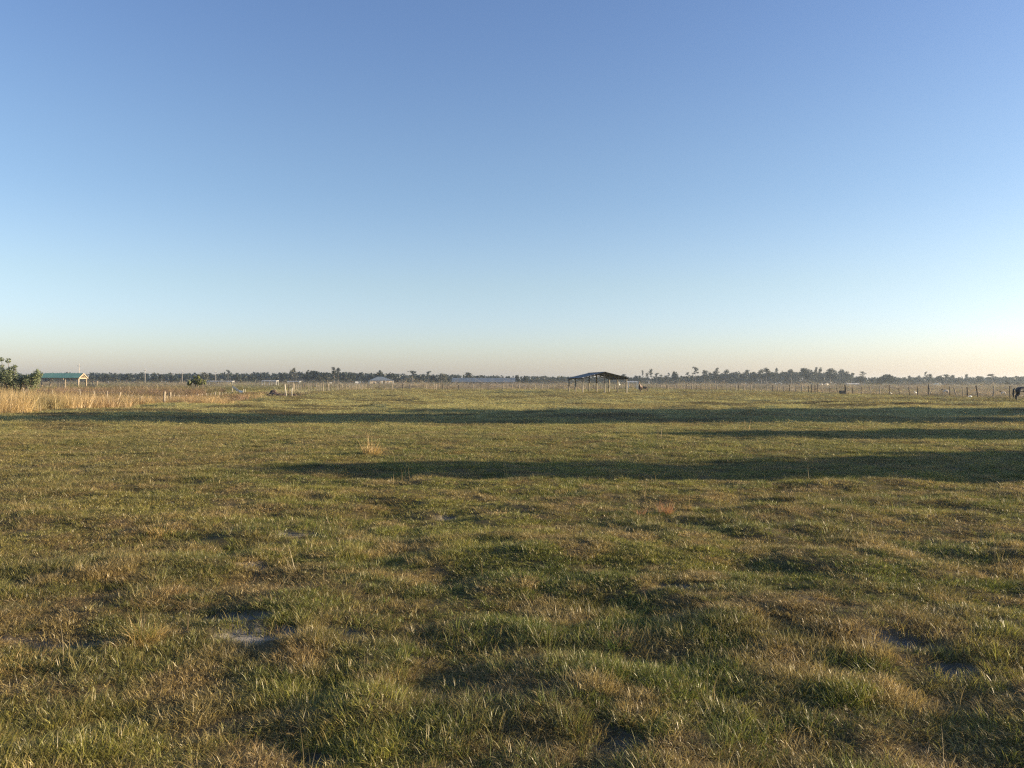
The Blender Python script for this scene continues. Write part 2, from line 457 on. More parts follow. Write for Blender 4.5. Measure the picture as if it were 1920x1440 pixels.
def scatter(name, x, y, scl, vid, tnt, variants, label, rot=None, zoff=0.0):
    """one countless ground-cover object: geometry nodes place the tuft meshes on points"""
    n = len(x)
    z = height(x, y) * (1 - sstep(300, 500, np.hypot(x, y))) + zoff
    me = bpy.data.meshes.new(name)
    me.vertices.add(n); me.vertices.foreach_set('co', np.stack([x, y, z], 1).astype(np.float32).ravel())
    def at(nm, typ, arr, key):
        a = me.attributes.new(nm, typ, 'POINT'); a.data.foreach_set(key, arr.ravel())
    if rot is None:
        rot = np.stack([rng.normal(0, .12, n), rng.normal(0, .12, n), rng.random(n) * 6.283], 1)
    at('rot', 'FLOAT_VECTOR', rot.astype(np.float32), 'vector')
    at('scl', 'FLOAT_VECTOR', scl.astype(np.float32), 'vector')
    at('tint', 'FLOAT_COLOR', np.concatenate([tnt, np.ones((n, 1))], 1).astype(np.float32), 'color')
    at('vid', 'INT', vid.astype(np.int32), 'value')
    o = link(name, me)
    col = bpy.data.collections.new(name + '_tufts')
    for k, vm in enumerate(variants):
        vo = bpy.data.objects.new('tuft%02d' % k, vm); col.objects.link(vo)
    ng = bpy.data.node_groups.new(name, 'GeometryNodeTree')
    ng.interface.new_socket('Geometry', in_out='INPUT', socket_type='NodeSocketGeometry')
    ng.interface.new_socket('Geometry', in_out='OUTPUT', socket_type='NodeSocketGeometry')
    N, L = ng.nodes, ng.links
    gi = N.new('NodeGroupInput'); go = N.new('NodeGroupOutput')
    iop = N.new('GeometryNodeInstanceOnPoints')
    ci = N.new('GeometryNodeCollectionInfo'); ci.inputs['Collection'].default_value = col
    ci.inputs['Separate Children'].default_value = True; ci.inputs['Reset Children'].default_value = True
    def na(nm, dt):
        q = N.new('GeometryNodeInputNamedAttribute'); q.data_type = dt; q.inputs['Name'].default_value = nm
        return q.outputs['Attribute']
    L.new(gi.outputs[0], iop.inputs['Points']); L.new(ci.outputs[0], iop.inputs['Instance'])
    iop.inputs['Pick Instance'].default_value = True
    L.new(na('vid', 'INT'), iop.inputs['Instance Index'])
    L.new(na('rot', 'FLOAT_VECTOR'), iop.inputs['Rotation'])
    L.new(na('scl', 'FLOAT_VECTOR'), iop.inputs['Scale'])
    L.new(iop.outputs[0], go.inputs[0])
    md = o.modifiers.new('scatter', 'NODES'); md.node_group = ng
    tag(o, label, kind='stuff')
    return o

TUFTS = []
for k in range(4): TUFTS.append(blade_mesh('short_turf', 62, .075, .02, .056, .0028, (.2, 1.3), .5, 100 + k))
for k in range(4): TUFTS.append(blade_mesh('upright_turf', 44, .06, .028, .084, .0031, (.1, .9), .4, 110 + k))
for k in range(3): TUFTS.append(blade_mesh('flat_mat', 60, .085, .03, .085, .0025, (.8, 1.5), .35, 120 + k))
for k in range(2): TUFTS.append(blade_mesh('long_bunch', 22, .04, .05, .125, .0028, (.05, .6), .3, 130 + k))

for k in range(2): TUFTS.append(blade_mesh('broadleaf_weed', 16, .035, .02, .05, .011, (.5, 1.3), .3, 140 + k))

def wedge(r0, r1, dens, a=41.0):
    n = int(dens * R(a) * (r1 * r1 - r0 * r0))
    r = np.sqrt(rng.random(n) * (r1 * r1 - r0 * r0) + r0 * r0)
    t = (rng.random(n) * 2 - 1) * R(a)
    return np.sin(t) * r, np.cos(t) * r

def turf():
    xs, ys, ss, vs = [], [], [], []
    for r0, r1, dens, sxy, sz in ((1.9, 4.5, 800, 1.0, 1.0), (4.5, 8, 520, 1.05, 1.0), (8, 16, 230, 1.25, 1.0), (16, 32, 80, 2.1, 1.1), (32, 70, 16, 4.6, 1.2), (70, 160, 2.6, 11, 1.5), (160, 420, .42, 22, 2.6)):
        x, y = wedge(r0, r1, dens)
        n = len(x)
        s = rng.uniform(.7, 1.3, n)
        tall = fbm(x, y, 1.3, 81, 2)
        vid = np.where(rng.random(n) < sstep(.45, .65, tall) * .8, rng.integers(4, 8, n), rng.integers(0, 4, n))
        fl = sstep(.52, .66, fbm(x, y, .9, 83, 2))
        vid = np.where(rng.random(n) < fl * .7, rng.integers(8, 11, n), vid)
        vid = np.where(rng.random(n) < .006 + .03 * sstep(.6, .75, tall), rng.integers(11, 13, n), vid)
        vid = np.where((rng.random(n) < .05 * sstep(.5, .7, fbm(x, y, .7, 87, 2))) & (r0 < 16), rng.integers(13, 15, n), vid)
        keep = rng.random(n) > sandmask(x, y) * .97
        dx = (x + 26) / 8.0; dy = (y - 96 - (x + 26) * .9) / 4.5
        keep &= rng.random(n) > sstep(.25, .7, np.exp(-(dx * dx + dy * dy)))
        cl = vn(x, y, .19, 93) if r0 < 16 else np.full(n, .5)
        zz = sz * s * (.75 + .6 * tall) * (.48 + .85 * cl)
        keep &= ~((cl < .26) & (rng.random(n) < .55))
        xs.append(x[keep]); ys.append(y[keep]); vs.append(vid[keep])
        ss.append(np.stack([sxy * s, sxy * s, zz], 1)[keep])
    x, y, s, v = map(np.concatenate, (xs, ys, ss, vs))
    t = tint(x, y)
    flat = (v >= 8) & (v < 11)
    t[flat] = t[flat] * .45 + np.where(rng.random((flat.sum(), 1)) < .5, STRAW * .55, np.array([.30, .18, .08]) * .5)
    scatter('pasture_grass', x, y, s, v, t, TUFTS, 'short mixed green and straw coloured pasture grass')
turf()
#@@OBJECTS@@

# ------------------------------------------------------------------ foliage
def crown_mesh(name, lobes, nf, size, seed, mat, shell=.55):
    g = np.random.default_rng(seed)
    lb = np.array(lobes, dtype=float)
    w = (lb[:, 3] * lb[:, 4] * lb[:, 5]) ** .62; w /= w.sum()
    k = g.choice(len(lb), nf, p=w)
    d = g.normal(size=(nf, 3)); d /= np.linalg.norm(d, axis=1)[:, None]
    r = shell + (1.06 - shell) * g.random(nf) ** .6
    r *= 1 + .16 * np.sin(d[:, 0] * 5 + k) * np.cos(d[:, 1] * 6 + k * 2)
    c = lb[k, :3] + d * lb[k, 3:6] * r[:, None]
    nrm = d * .6 + g.normal(size=(nf, 3)) * .6; nrm /= np.linalg.norm(nrm, axis=1)[:, None]
    t = np.cross(nrm, g.normal(size=(nf, 3))); t /= np.linalg.norm(t, axis=1)[:, None]
    b = np.cross(nrm, t)
    s = size * g.uniform(.5, 1.4, nf)[:, None]
    q = np.stack([c + t * s * .7, c + b * s * .42, c - t * s * .6, c - b * s * .5], 1).reshape(-1, 3)
    me = bpy.data.meshes.new(name)
    me.vertices.add(len(q)); me.vertices.foreach_set('co', q.astype(np.float32).ravel())
    me.loops.add(nf * 4); me.loops.foreach_set('vertex_index', np.arange(nf * 4, dtype=np.int32))
    me.polygons.add(nf); me.polygons.foreach_set('loop_start', (np.arange(nf) * 4).astype(np.int32))
    me.update(calc_edges=True)
    lobev = g.random(len(lb))[k] * .5 + g.random(nf) * .5
    col = np.repeat(np.stack([lobev, g.random(nf), np.ones(nf), np.ones(nf)], 1), 4, 0)
    ca = me.color_attributes.new('bv', 'FLOAT_COLOR', 'POINT'); ca.data.foreach_set('color', col.astype(np.float32).ravel())
    me.materials.append(mat)
    return me

def trunk_mesh(name, hgt, r0, limbs, seed, mat=None):
    g = random.Random(seed)
    m = MB(); pts = []; x = y = 0.0
    for i in range(6):
        pts.append((x, y, hgt * i / 5 - (.1 if i == 0 else 0))); x += g.uniform(-.04, .04) * hgt * .3; y += g.uniform(-.04, .04) * hgt * .3
    rad = [r0 * (1 - .14 * i) for i in range(6)]
    m.tube(pts, rad, 7)
    for (lx, ly, lz, fz) in limbs:
        i = min(4, int(fz * 5)); a = Vector(pts[i]).lerp(Vector(pts[i + 1]), fz * 5 - i) if i < 5 else Vector(pts[5])
        b = Vector((lx, ly, lz)); mid = a.lerp(b, .5) + Vector((g.uniform(-.2, .2), g.uniform(-.2, .2), .12 * (b - a).length))
        m.tube([a, mid, b], [r0 * .5, r0 * .32, r0 * .12], 5)
    me = m.mesh(name); me.materials.append(mat or M['bark'])
    return me

def make_oak(seed, mat, nf=1000, size=.7, n=13, low=.28, W=5.0, H=10.0):
    g = random.Random(seed); lobes = []
    for i in range(n):
        a = g.random() * 6.283; rr = W * .72 * math.sqrt(g.random()); z = H * (low + (.86 - low) * (1 - (rr / W) ** 1.5) * g.uniform(.35, 1.0))
        q = g.uniform(1.2, 2.0) * W / 5
        lobes.append((rr * math.cos(a), rr * math.sin(a), z, q * 1.15, q * 1.15, q * .85))
    lobes.append((0, 0, H * .62, W * .42, W * .42, H * .2))
    limbs = [(l[0], l[1], l[2], .45 + .4 * (k % 3) / 3) for k, l in enumerate(lobes[:6])]
    return crown_mesh('oak_crown', lobes, nf, size, seed, mat), trunk_mesh('oak_trunk', H * .62, W * .055, limbs, seed)

def make_pine(seed, mat, nf=520, size=.55, H=14.0, top=.45, W=2.4, n=9, flat=.62, tuft=False):
    g = random.Random(seed); lobes = []
    for i in range(n):
        t = (i + g.random()) / n; a = g.random() * 6.283; z = H * (1 - top * t) - .7
        rr = W * g.uniform(.2, 1.0) * (.12 + .8 * t ** .6)
        if tuft: rr = W * g.uniform(.35, 1.0) * (.45 + .5 * t); z = H * (1 - top * t ** 1.6) - .6
        q = g.uniform(.45, 1.0 if tuft and t > .5 else 1.25) * W / 2.4 if tuft else g.uniform(.7, 1.25) * W / 2.4
        lobes.append((rr * math.cos(a), rr * math.sin(a), z, q * 1.25, q * 1.25, q * flat * 1.5))
    limbs = [(l[0], l[1], l[2], min(.93, max(.5, l[2] / H - .06))) for l in lobes]
    return crown_mesh('pine_crown', lobes, nf, size, seed, mat, .4), trunk_mesh('pine_trunk', H * .95, .20 if tuft else .28, limbs, seed)

OAKS = [make_oak(200 + k, M['oak_leaf'], n=11 + k % 3, low=.2 + .05 * (k % 3)) for k in range(6)]
PALES = [make_oak(230 + k, M['pale_leaf'], nf=650, size=.55, n=11, low=.25) for k in range(3)]
PINES = [make_pine(260 + k, M['pine_leaf'], n=11 + k, top=.48 + .05 * k) for k in range(5)]
FLATS = [make_pine(280 + k, M['pine_leaf'], nf=300, n=6 + k, top=.26 + .07 * k, W=2.9, flat=.42, tuft=True) for k in range(5)]

def place_tree(kind, px, top, wpx, D, label, group=None, name=None, cat='tree'):
    lib, H, W = {'oak': (OAKS, 9.2, 10.0), 'pale': (PALES, 9.2, 10.0), 'pine': (PINES, 14.2, 5.6), 'flat': (FLATS, 14.2, 5.8)}[kind]
    cm, tm = random.choice(lib)
    wpx *= {'oak': 1.12, 'pale': 1.1, 'pine': 1.25, 'flat': 1.1}[kind]
    x = PX(px, D); z0 = hz(x, D) * (1 if D < 300 else 0)
    h = PZ(px, top, D) - z0
    sx = wpx / F * D / W; sz = h / H
    nm = name or {'oak': 'oak_tree', 'pale': 'pale_tree', 'pine': 'pine_tree', 'flat': 'flat_topped_pine'}[kind]
    t = empty(nm, (x, D, z0), random.random() * 6.28, label, cat, group)
    t.scale = (sx, sx, sz)
    link('trunk', tm, None, t); link('crown', cm, None, t)
    return t

# trees that stand out: kind, px, top row, width px, distance, label, group
T_LEFT = 'trees of the hazy wood behind the left pasture'
T_MID = 'trees of the wood around the hip roofed house'
T_RIGHT = 'pines and oaks of the wood behind the right fence'
def L_(g): return {T_LEFT: 'dark evergreen tree in the hazy wood line behind the left pasture',
                   T_MID: 'dark spreading tree in the wood line around the hip roofed house',
                   T_RIGHT: 'hazy pine or oak in the tall wood line behind the right fence'}[g]
TREES = [
 ('oak', 263, 698.5, 17, 560, 'round topped dark tree left of the nearer utility pole', None),
 ('pale', 380, 694.8, 28, 430, 'open grey green oak with sky gaps behind the pale green shrub', None),
 ('flat', 428, 693.2, 9, 470, 'thin pine with one flat tuft above the long low white roof', None),
 ('pale', 550, 687.5, 17, 540, 'pale bare looking tree rising above the wood left of centre', None),
 ('oak', 585, 693.8, 36, 480, 'widest dark oak left of the tall twin trunk pine', None),
 ('pine', 626, 686.5, 11, 470, 'tall pine with a bright bare trunk standing clear above the oaks', None),
 ('pine', 634, 688.5, 13, 480, 'second trunk pine leaning beside the tall bright trunk pine', None),
 ('oak', 712, 691, 25, 500, 'large domed oak directly behind the hip roofed house', None),
 ('oak', 730, 696, 20, 510, 'lower brown tinged oak at the right shoulder of the house', None),
 ('flat', 773, 694.8, 19, 520, 'spreading flat topped pine right of the house', None),
 ('flat', 803, 695.5, 11, 540, 'small flat topped pine between the house and the long barn', None),
 ('pale', 828, 696.2, 24, 470, 'pale rounded tree at the left end of the long barn', None),
 ('pine', 878, 697.5, 20, 520, 'bushy pine rising above the left half of the long barn roof', None),
 ('oak', 970, 702.5, 12, 420, 'small upright tree at the right end of the long barn', None),
 ('flat', 1205, 694, 5, 600, 'slender pine with a tiny tuft just right of the open shed', None),
 ('flat', 1221, 691.5, 11, 600, 'tall flat tufted pine above the brown horses', None),
 ('oak', 1264, 696, 16, 580, 'dense pointed tree right of the tall tufted pines', None),
 ('flat', 1304, 687.5, 14, 590, 'umbrella shaped pine standing clear of its neighbours', None),
 ('flat', 1345, 689.5, 9, 600, 'small leaning tuft of a pine above the middle of the right wood', None),
 ('pine', 1437, 688.8, 18, 560, 'highest dense pine in the right wood', None),
 ('pine', 1507, 689.5, 27, 550, 'broad massive pine behind the brown crossbar posts', None),
 ('pine', 1530, 686.8, 8, 560, 'thin double tufted pine top above the white trailers', None),
 ('pine', 1557, 690, 22, 550, 'dense leaning crown above the dark feed trough', None),
 ('flat', 1618, 696, 14, 600, 'forked pine with two separate tufts in the gap of the right wood', None),
 ('oak', 1662, 699.3, 30, 520, 'isolated low spreading oak right of the wood gap', None),
 ('flat', 1735, 696.5, 6, 640, 'very thin pale pine above the bright white bales', None),
 ('flat', 1860, 700.8, 15, 600, 'small umbrella pine against the yellow sky near the black horse', None),
 ('flat', 1813, 701, 9, 640, 'small pale pine halfway along the far right wood', None),
]
for px, top, w in [(20, 700, 30), (95, 697, 16), (115, 699, 12), (135, 698.5, 20), (171, 699, 10), (185, 701, 14), (200, 700, 12), (215, 699.5, 14), (238, 699, 16), (290, 700, 14), (303, 700, 12), (325, 701, 18), (345, 701, 18),
                   (400, 700.5, 14), (442, 700, 16), (458, 702, 14), (473, 700, 14), (496, 696, 22), (510, 701, 16), (532, 696, 30), (566, 697, 18), (606, 696, 18), (614, 696, 18), (-40, 699, 40), (-90, 700, 30)]:
    TREES.append(('oak', px, top, w * 1.15, random.uniform(480, 620), L_(T_LEFT), T_LEFT))
for px, top, w in [(645, 698, 16), (657, 695.5, 18), (678, 695.2, 22), (695, 700.5, 16), (745, 703, 18), (760, 704, 18), (784, 702, 16), (793, 700, 13), (812, 699.5, 15), (853, 702, 14), (897, 703.5, 14), (912, 706, 14), (935, 705, 16), (952, 704, 16), (984, 704, 12)]:
    TREES.append(('oak', px, top, w * 1.15, random.uniform(480, 600), L_(T_MID), T_MID))
for px, top, w, k in [(1130, 706, 12, 'pine'), (1171, 701, 12, 'flat'), (1192, 702, 11, 'oak'), (1199, 704, 7, 'pine'), (1213, 698.5, 7, 'flat'), (1231, 699, 9, 'flat'), (1240, 702, 8, 'flat'), (1250, 703, 9, 'pine'), (1254, 698.5, 5, 'flat'),
                      (1277, 704, 8, 'pine'), (1290, 698, 8, 'flat'), (1283, 705, 7, 'pine'), (1298, 703, 10, 'pine'), (1310, 702, 12, 'oak'), (1321, 692.8, 15, 'pine'), (1331, 697, 9, 'pine'), (1341, 695.3, 16, 'pine'), (1352, 702, 12, 'oak'), (1362, 692.3, 14, 'pine'),
                      (1371, 698, 10, 'pine'), (1381, 696, 20, 'oak'), (1392, 699, 12, 'oak'), (1400, 692, 12, 'pine'), (1412, 694.5, 17, 'oak'), (1427, 691.8, 15, 'pine'), (1447, 695, 16, 'oak'), (1456, 688.6, 8, 'pine'), (1467, 693.5, 20, 'oak'), (1483, 691.8, 14, 'pine'),
                      (1492, 695, 14, 'oak'), (1521, 692, 10, 'pine'), (1538, 688.3, 9, 'pine'), (1545, 699, 16, 'oak'), (1566, 694, 14, 'pine'), (1579, 691.8, 13, 'pine'), (1587, 695, 12, 'pine'), (1597, 698.5, 10, 'flat'), (1606, 705, 10, 'pine'),
                      (1614, 702, 16, 'oak'), (1636, 707, 14, 'oak'), (1649, 705.5, 12, 'oak'), (1676, 706, 14, 'oak'), (1705, 703.5, 8, 'pine'), (1723, 703.5, 9, 'pine'), (1744, 700.2, 13, 'pine'), (1763, 702, 14, 'oak'), (1774, 701, 14, 'pine'), (1786, 702.8, 13, 'pine'),
                      (1797, 706, 12, 'oak'), (1836, 705, 16, 'oak'), (1880, 707, 14, 'oak'), (1905, 704.6, 10, 'pine'), (1918, 706, 14, 'oak'), (1950, 705, 20, 'oak'), (2000, 702, 20, 'pine')]:
    TREES.append((k, px, top, w * 1.12, random.uniform(560, 680), L_(T_RIGHT), T_RIGHT))
LANDMARKS = [(-300, 'left frame edge'), (52, 'the loose green shrub at the left edge'), (112, 'the green pavilion roof centre'), (148.5, 'the tallest utility pole'), (272, 'the utility pole left of the mound'), (341.5, 'the pole beside the yellow green shrub'),
             (380, 'the open grey green oak'), (428, 'the thin flat tufted pine'), (490, 'the three post shelter'), (550, 'the pale bare looking tree'), (585, 'the widest dark oak'), (630, 'the twin trunk pines'), (669, 'the small white shed'), (712, 'the domed oak behind the house'),
             (773, 'the spreading flat topped pine'), (803, 'the small flat topped pine'), (828, 'the pale tree at the barn'), (878, 'the bushy pine over the barn'), (970, 'the upright tree at the barn end'), (1120, 'the open shed'), (1180, 'the shed right eave'), (1205, 'the slender tufted pine'),
             (1221, 'the tall tufted pine above the horses'), (1264, 'the dense pointed tree'), (1304, 'the umbrella shaped pine'), (1345, 'the small leaning tuft'), (1437, 'the highest dense pine'), (1507, 'the broad massive pine'), (1530, 'the double tufted pine'), (1557, 'the crown above the trough'),
             (1618, 'the forked pine in the gap'), (1662, 'the isolated spreading oak'), (1735, 'the very thin pale pine'), (1813, 'the small pale pine'), (1860, 'the small umbrella pine'), (1925, 'the right frame edge')]
ORD = 'first second third fourth fifth sixth seventh eighth ninth tenth eleventh twelfth thirteenth'.split()
def own_labels(items, where):
    cnt = {}
    out = []
    for it in sorted(items, key=lambda q: q[1]):
        lm = [l for l in LANDMARKS if l[0] < it[1]][-1][1]
        cnt[lm] = cnt.get(lm, 0) + 1
        noun = {'oak': 'rounded tree', 'pale': 'pale tree', 'pine': 'bushy pine', 'flat': 'small tufted pine'}[it[0]] if where != 'shrub' else 'low dark shrub'
        size = '' if where == 'shrub' else ('broad ' if it[3] > 17 else 'narrow ' if it[3] < 10 else '')
        out.append(it[:5] + ('%s%s, %s standing right of %s' % (size, noun, ORD[cnt[lm] - 1], lm),) + it[6:])
    return out
TREES = [t for t in TREES if t[6] is None] + own_labels([t for t in TREES if t[6]], 'tree')
for t in TREES: place_tree(*t)

# low dark shrubs in front of the far right wood
SHR = [('oak', px, top, w * 1.2, 420, '', 'shrubs before the right wood') for px, top, w in [(1640, 716, 10), (1648, 713, 8), (1806, 717, 12), (1845, 718.5, 18), (1890, 713.5, 10), (1908, 716, 12), (1572, 717.5, 12), (1713, 718.5, 14), (1780, 719, 12)]]
for t in own_labels(SHR, 'shrub'): place_tree(*t, name='shrub', cat='shrub')

def far_wood():
    prof = [(-500, 704), (0, 702), (100, 700.5), (170, 700.5), (240, 701), (330, 701), (460, 701), (500, 699.5), (640, 699.5), (700, 701), (745, 703), (830, 703), (900, 706), (1000, 706.5), (1070, 707.5), (1180, 708),
            (1260, 708), (1310, 706), (1330, 702.5), (1400, 701), (1500, 698.5), (1585, 700), (1600, 709), (1660, 709), (1700, 708), (1800, 708), (1850, 708), (1920, 707.5), (2500, 706)]
    g = np.random.default_rng(5); lobes = []
    for i in range(1500):
        px = g.uniform(-480, 2450); D = g.uniform(640, 780)
        top = np.interp(px, [p[0] for p in prof], [p[1] for p in prof]) + g.normal(0, .6)
        H = PZ(px, top, D); q = g.uniform(1.6, 3.4)
        lobes.append((PX(px, D), D, H - q * .9, q * 1.3, q, q))
        for _ in range(2): lobes.append((PX(px, D) + g.normal(0, 2), D - g.uniform(0, 5), g.uniform(.5, max(1, H - 3)), q * 1.5, q, q * 1.2))
    me = crown_mesh('far_wood', lobes, 90000, 1.6, 9, M['oak_leaf'], .5)
    tag(link('far_wood', me), 'continuous hazy wood closing the horizon all along the pasture', kind='stuff')
far_wood()

# trees just off the right edge of the view whose long shadows cross the pasture
def caster(seed, x, y, H, W, label, low=.18, nf=5200, size=.5, sy=1.0):
    g = random.Random(seed); lobes = []
    for i in range(20):
        a = g.random() * 6.283; z = H * (low + (.92 - low) * g.random())
        e = math.sin(math.pi * min(1, (z / H - low * .6) / (1 - low * .6)) ** .8) ** .55 if z < H else .2
        rr = W * .62 * math.sqrt(g.random()) * e
        q = W * g.uniform(.30, .44) * (.5 + .5 * e)
        lobes.append((rr * math.cos(a), rr * math.sin(a) * sy, z, q, q * sy, q * .9))
    t = empty('oak_tree', (x, y, hz(x, y)), 0, label, 'tree')
    link('crown', crown_mesh('oak_crown', lobes, nf, size, seed, M['oak_leaf'], .2), None, t)
    link('trunk', trunk_mesh('oak_trunk', H * .7, W * .06, [(l[0], l[1], l[2], .5) for l in lobes[:6]], seed), None, t)
    return t
caster(301, 27, 15.0, 5.4, 3.2, 'small round oak off the right edge whose shadow crosses the near turf', .12, 4500, .32, .95)
caster(302, 28.5, 18.1, 3.7, 1.9, 'low bushy oak touching the small round oak off the right edge', .1, 2500, .3)
caster(303, 34, 25.0, 4.9, 3.0, 'mid height oak off the right edge shading the middle of the pasture', .12, 3500, .35)
caster(304, 60, 35.2, 17.8, 4.7, 'nearest and tallest oak of the row off the right edge of the pasture', .12, 7000, .6)
caster(305, 63, 39.8, 15.6, 4.6, 'second oak of the row off the right edge of the pasture', .12, 7000, .6)
caster(306, 60, 45.2, 12.8, 4.9, 'rounder third oak of the row off the right edge of the pasture', .1, 6000, .55)
caster(307, 57, 48.6, 8.8, 4.3, 'lowest and farthest oak of the row off the right edge of the pasture', .1, 4500, .5)

# ------------------------------------------------------------------ shrubs on the left
def shrub(name, D, lobes_px, nf, size, mat, label, stems):
    cx = PX(np.mean([l[0] for l in lobes_px]), D); z0 = hz(cx, D)
    lb = []
    g = random.Random(3)
    for px, py, r in lobes_px:
        q = r / F * D
        lb.append((PX(px, D) - cx, g.uniform(-1, 1) * min(1.2, q), PZ(px, py, D) - z0, q, q, q * .9))
    t = empty(name, (cx, D, z0), 0, label, 'shrub')
    link('foliage', crown_mesh('foliage', lb, nf, size, 44, mat, .35), None, t)
    m = MB()
    for l in lb[:stems]:
        m.tube([(l[0] * .35, l[1] * .3, -.1), (l[0] * .7, l[1] * .6, l[2] * .55), (l[0], l[1], l[2])], [.07, .045, .015], 5)
    m.build('stem', M['bark'], t)
    return t
shrub('wild_shrub', 75, [(4, 674, 4.5), (15, 676.5, 5), (29, 687, 4), (2, 688, 5), (21, 694, 8), (72, 694, 3), (-60, 700, 36), (0, 712, 22), (12, 702, 13), (25, 709, 14), (40, 713, 12), (52, 713, 10), (62, 706, 8), (70, 702, 9), (66, 714, 9), (-20, 715, 28), (30, 722, 14), (55, 722, 12), (-80, 718, 40)], 17000, .10, M['bush_leaf'], 'big loose green shrub at the left edge with sprigs against the sky', 19)
shrub('wild_shrub', 122, [(362, 714, 3), (366, 710, 3), (364, 706, 2), (372, 708, 3), (371, 704, 1.6), (377, 713, 3), (358, 717, 4), (367, 717, 5), (375, 718, 5), (384, 718, 3), (382, 714, 2), (355, 720, 4)], 1700, .15, M['lime_leaf'], 'small yellow green shrub on the brushy mound left of the shelters', 12)

# ------------------------------------------------------------------ tall grass and weeds belts
TALL = [blade_mesh('tall_straw', 34, .13, .55, 1.15, .009, (.0, .35), .22, 400 + k, segs=4) for k in range(4)]
WEED = [blade_mesh('brush_weed', 46, .22, .35, .95, .016, (.0, .7), .25, 410 + k, segs=3) for k in range(4)]

def belt(name, box, dens, fn, hfn, cfn, variants, label, sxy=1.0):
    x0, x1, y0, y1 = box
    n = int((x1 - x0) * (y1 - y0) * dens)
    x = rng.uniform(x0, x1, n); y = rng.uniform(y0, y1, n)
    k = (rng.random(n) < fn(x, y)) & (np.abs(np.arctan2(x, y)) < R(42)); x, y = x[k], y[k]; n = len(x)
    h = hfn(x, y) * rng.uniform(.6, 1.15, n)
    s = np.stack([sxy * rng.uniform(.8, 1.3, n)] * 2 + [h], 1)
    scatter(name, x, y, s, rng.integers(0, len(variants), n), cfn(x, y, n), variants, label)

def c_straw(x, y, n):
    base = np.tile(np.array([.50, .37, .18]), (n, 1))
    base = mixc(base, np.array([.42, .25, .16]), sstep(.4, .65, fbm(x, y, 4, 201, 2)) * sstep(44, 56, y) * .8)
    base = mixc(base, np.array([.22, .20, .08]), sstep(.55, .7, fbm(x, y, 3, 205, 2)) * .6)
    return base * rng.uniform(.75, 1.15, n)[:, None]
belt('tall_straw_grass', (-62, -20, 34, 84), 9.0, lambda x, y: edge_straw(x, y) * np.clip(.55 + .45 * sstep(.35, .6, fbm(x, y, 2, 211, 2)) + (x > -25), 0, 1),
     lambda x, y: np.interp(y, [34, 44, 50, 55, 60, 84], [1.3, 1.25, .9, .6, .5, .7]) * np.where(x > -25, 1.2, 1), c_straw, TALL, 'tall golden and reddish dry grass along the left fence', 1.5)

def line_x(y): return np.interp(y, [60, 72, 118], [-27, -30.5, -41.5])
def weed_mask(x, y): return (x < line_x(y) - .8) * sstep(60, 66, y) * (1 - sstep(112, 120, y))
def c_weed(x, y, n):
    a = np.tile(np.array([.20, .145, .09]), (n, 1))
    a = mixc(a, np.array([.165, .15, .075]), sstep(.4, .6, fbm(x, y, 6, 221, 2)))
    a = mixc(a, np.array([.27, .17, .12]), sstep(.5, .7, fbm(x, y, 5, 223, 2)) * .8)
    return a * rng.uniform(.7, 1.15, n)[:, None]
belt('brush_weeds', (-85, -26, 60, 122), 2.6, weed_mask, lambda x, y: (.55 + .9 * sstep(70, 90, y)) * (.7 + .6 * fbm(x, y, 5, 227, 2)) * np.where(x < -55, .75, 1), c_weed, WEED, 'olive and brown brush weeds on the mound behind the left fence', 1.9)
def c_rust(x, y, n):
    return np.tile(np.array([.23, .13, .08]), (n, 1)) * rng.uniform(.6, 1.2, n)[:, None]
belt('low_russet_weeds', (-34, -20, 58, 118), 3.5, lambda x, y: (x > line_x(y)) * (x < line_x(y) + 4.5 + 2 * fbm(x, y, 3, 7, 2)) * sstep(57, 60, y), lambda x, y: .38 + 0 * x, c_rust, WEED, 'low russet weeds along the bank of the left ditch', 1.4)
def c_tan(x, y, n):
    a = np.tile(np.array([.52, .42, .28]), (n, 1)); a = mixc(a, np.array([.42, .40, .20]), sstep(.5, .7, fbm(x, y, 18, 231, 2)))
    return a * rng.uniform(.75, 1.15, n)[:, None]
belt('tan_fence_grass', (-37, 44, 88, 225), 1.5, lambda x, y: np.maximum(np.exp(-((x - np.interp(y, [90, 138, 190], [-25.5, -36, -34.5]) + 1.5) / 1.8) ** 2) * (y < 192) * (y > 108), np.exp(-((y - np.interp(x, [-35, 0, 40], [191, 187, 207]) - 3) / 3.0) ** 2) * (.25 + .75 * sstep(14, 22, x))) * (.25 + sstep(.4, .6, fbm(x, y, 6, 233, 2))),
     lambda x, y: .75 + 0 * x, c_tan, TALL, 'dry tan grass standing along the back fences', 3.0)
belt('tan_field_grass', (-300, 330, 205, 520), .22, lambda x, y: (x < 1e9) * (.4 + .6 * fbm(x, y, 20, 241, 2)), lambda x, y: .36 + 0 * x, c_tan, TALL, 'tan broomsedge covering the fields beyond the back fence', 16.0)
belt('tan_side_grass', (53, 170, 70, 210), .35, lambda x, y: sstep(53, 56, x) * (.25 + .5 * fbm(x, y, 20, 243, 2)), lambda x, y: .38 + 0 * x, c_tan, TALL, 'thin tan grass in the field beyond the right fence', 7.0)

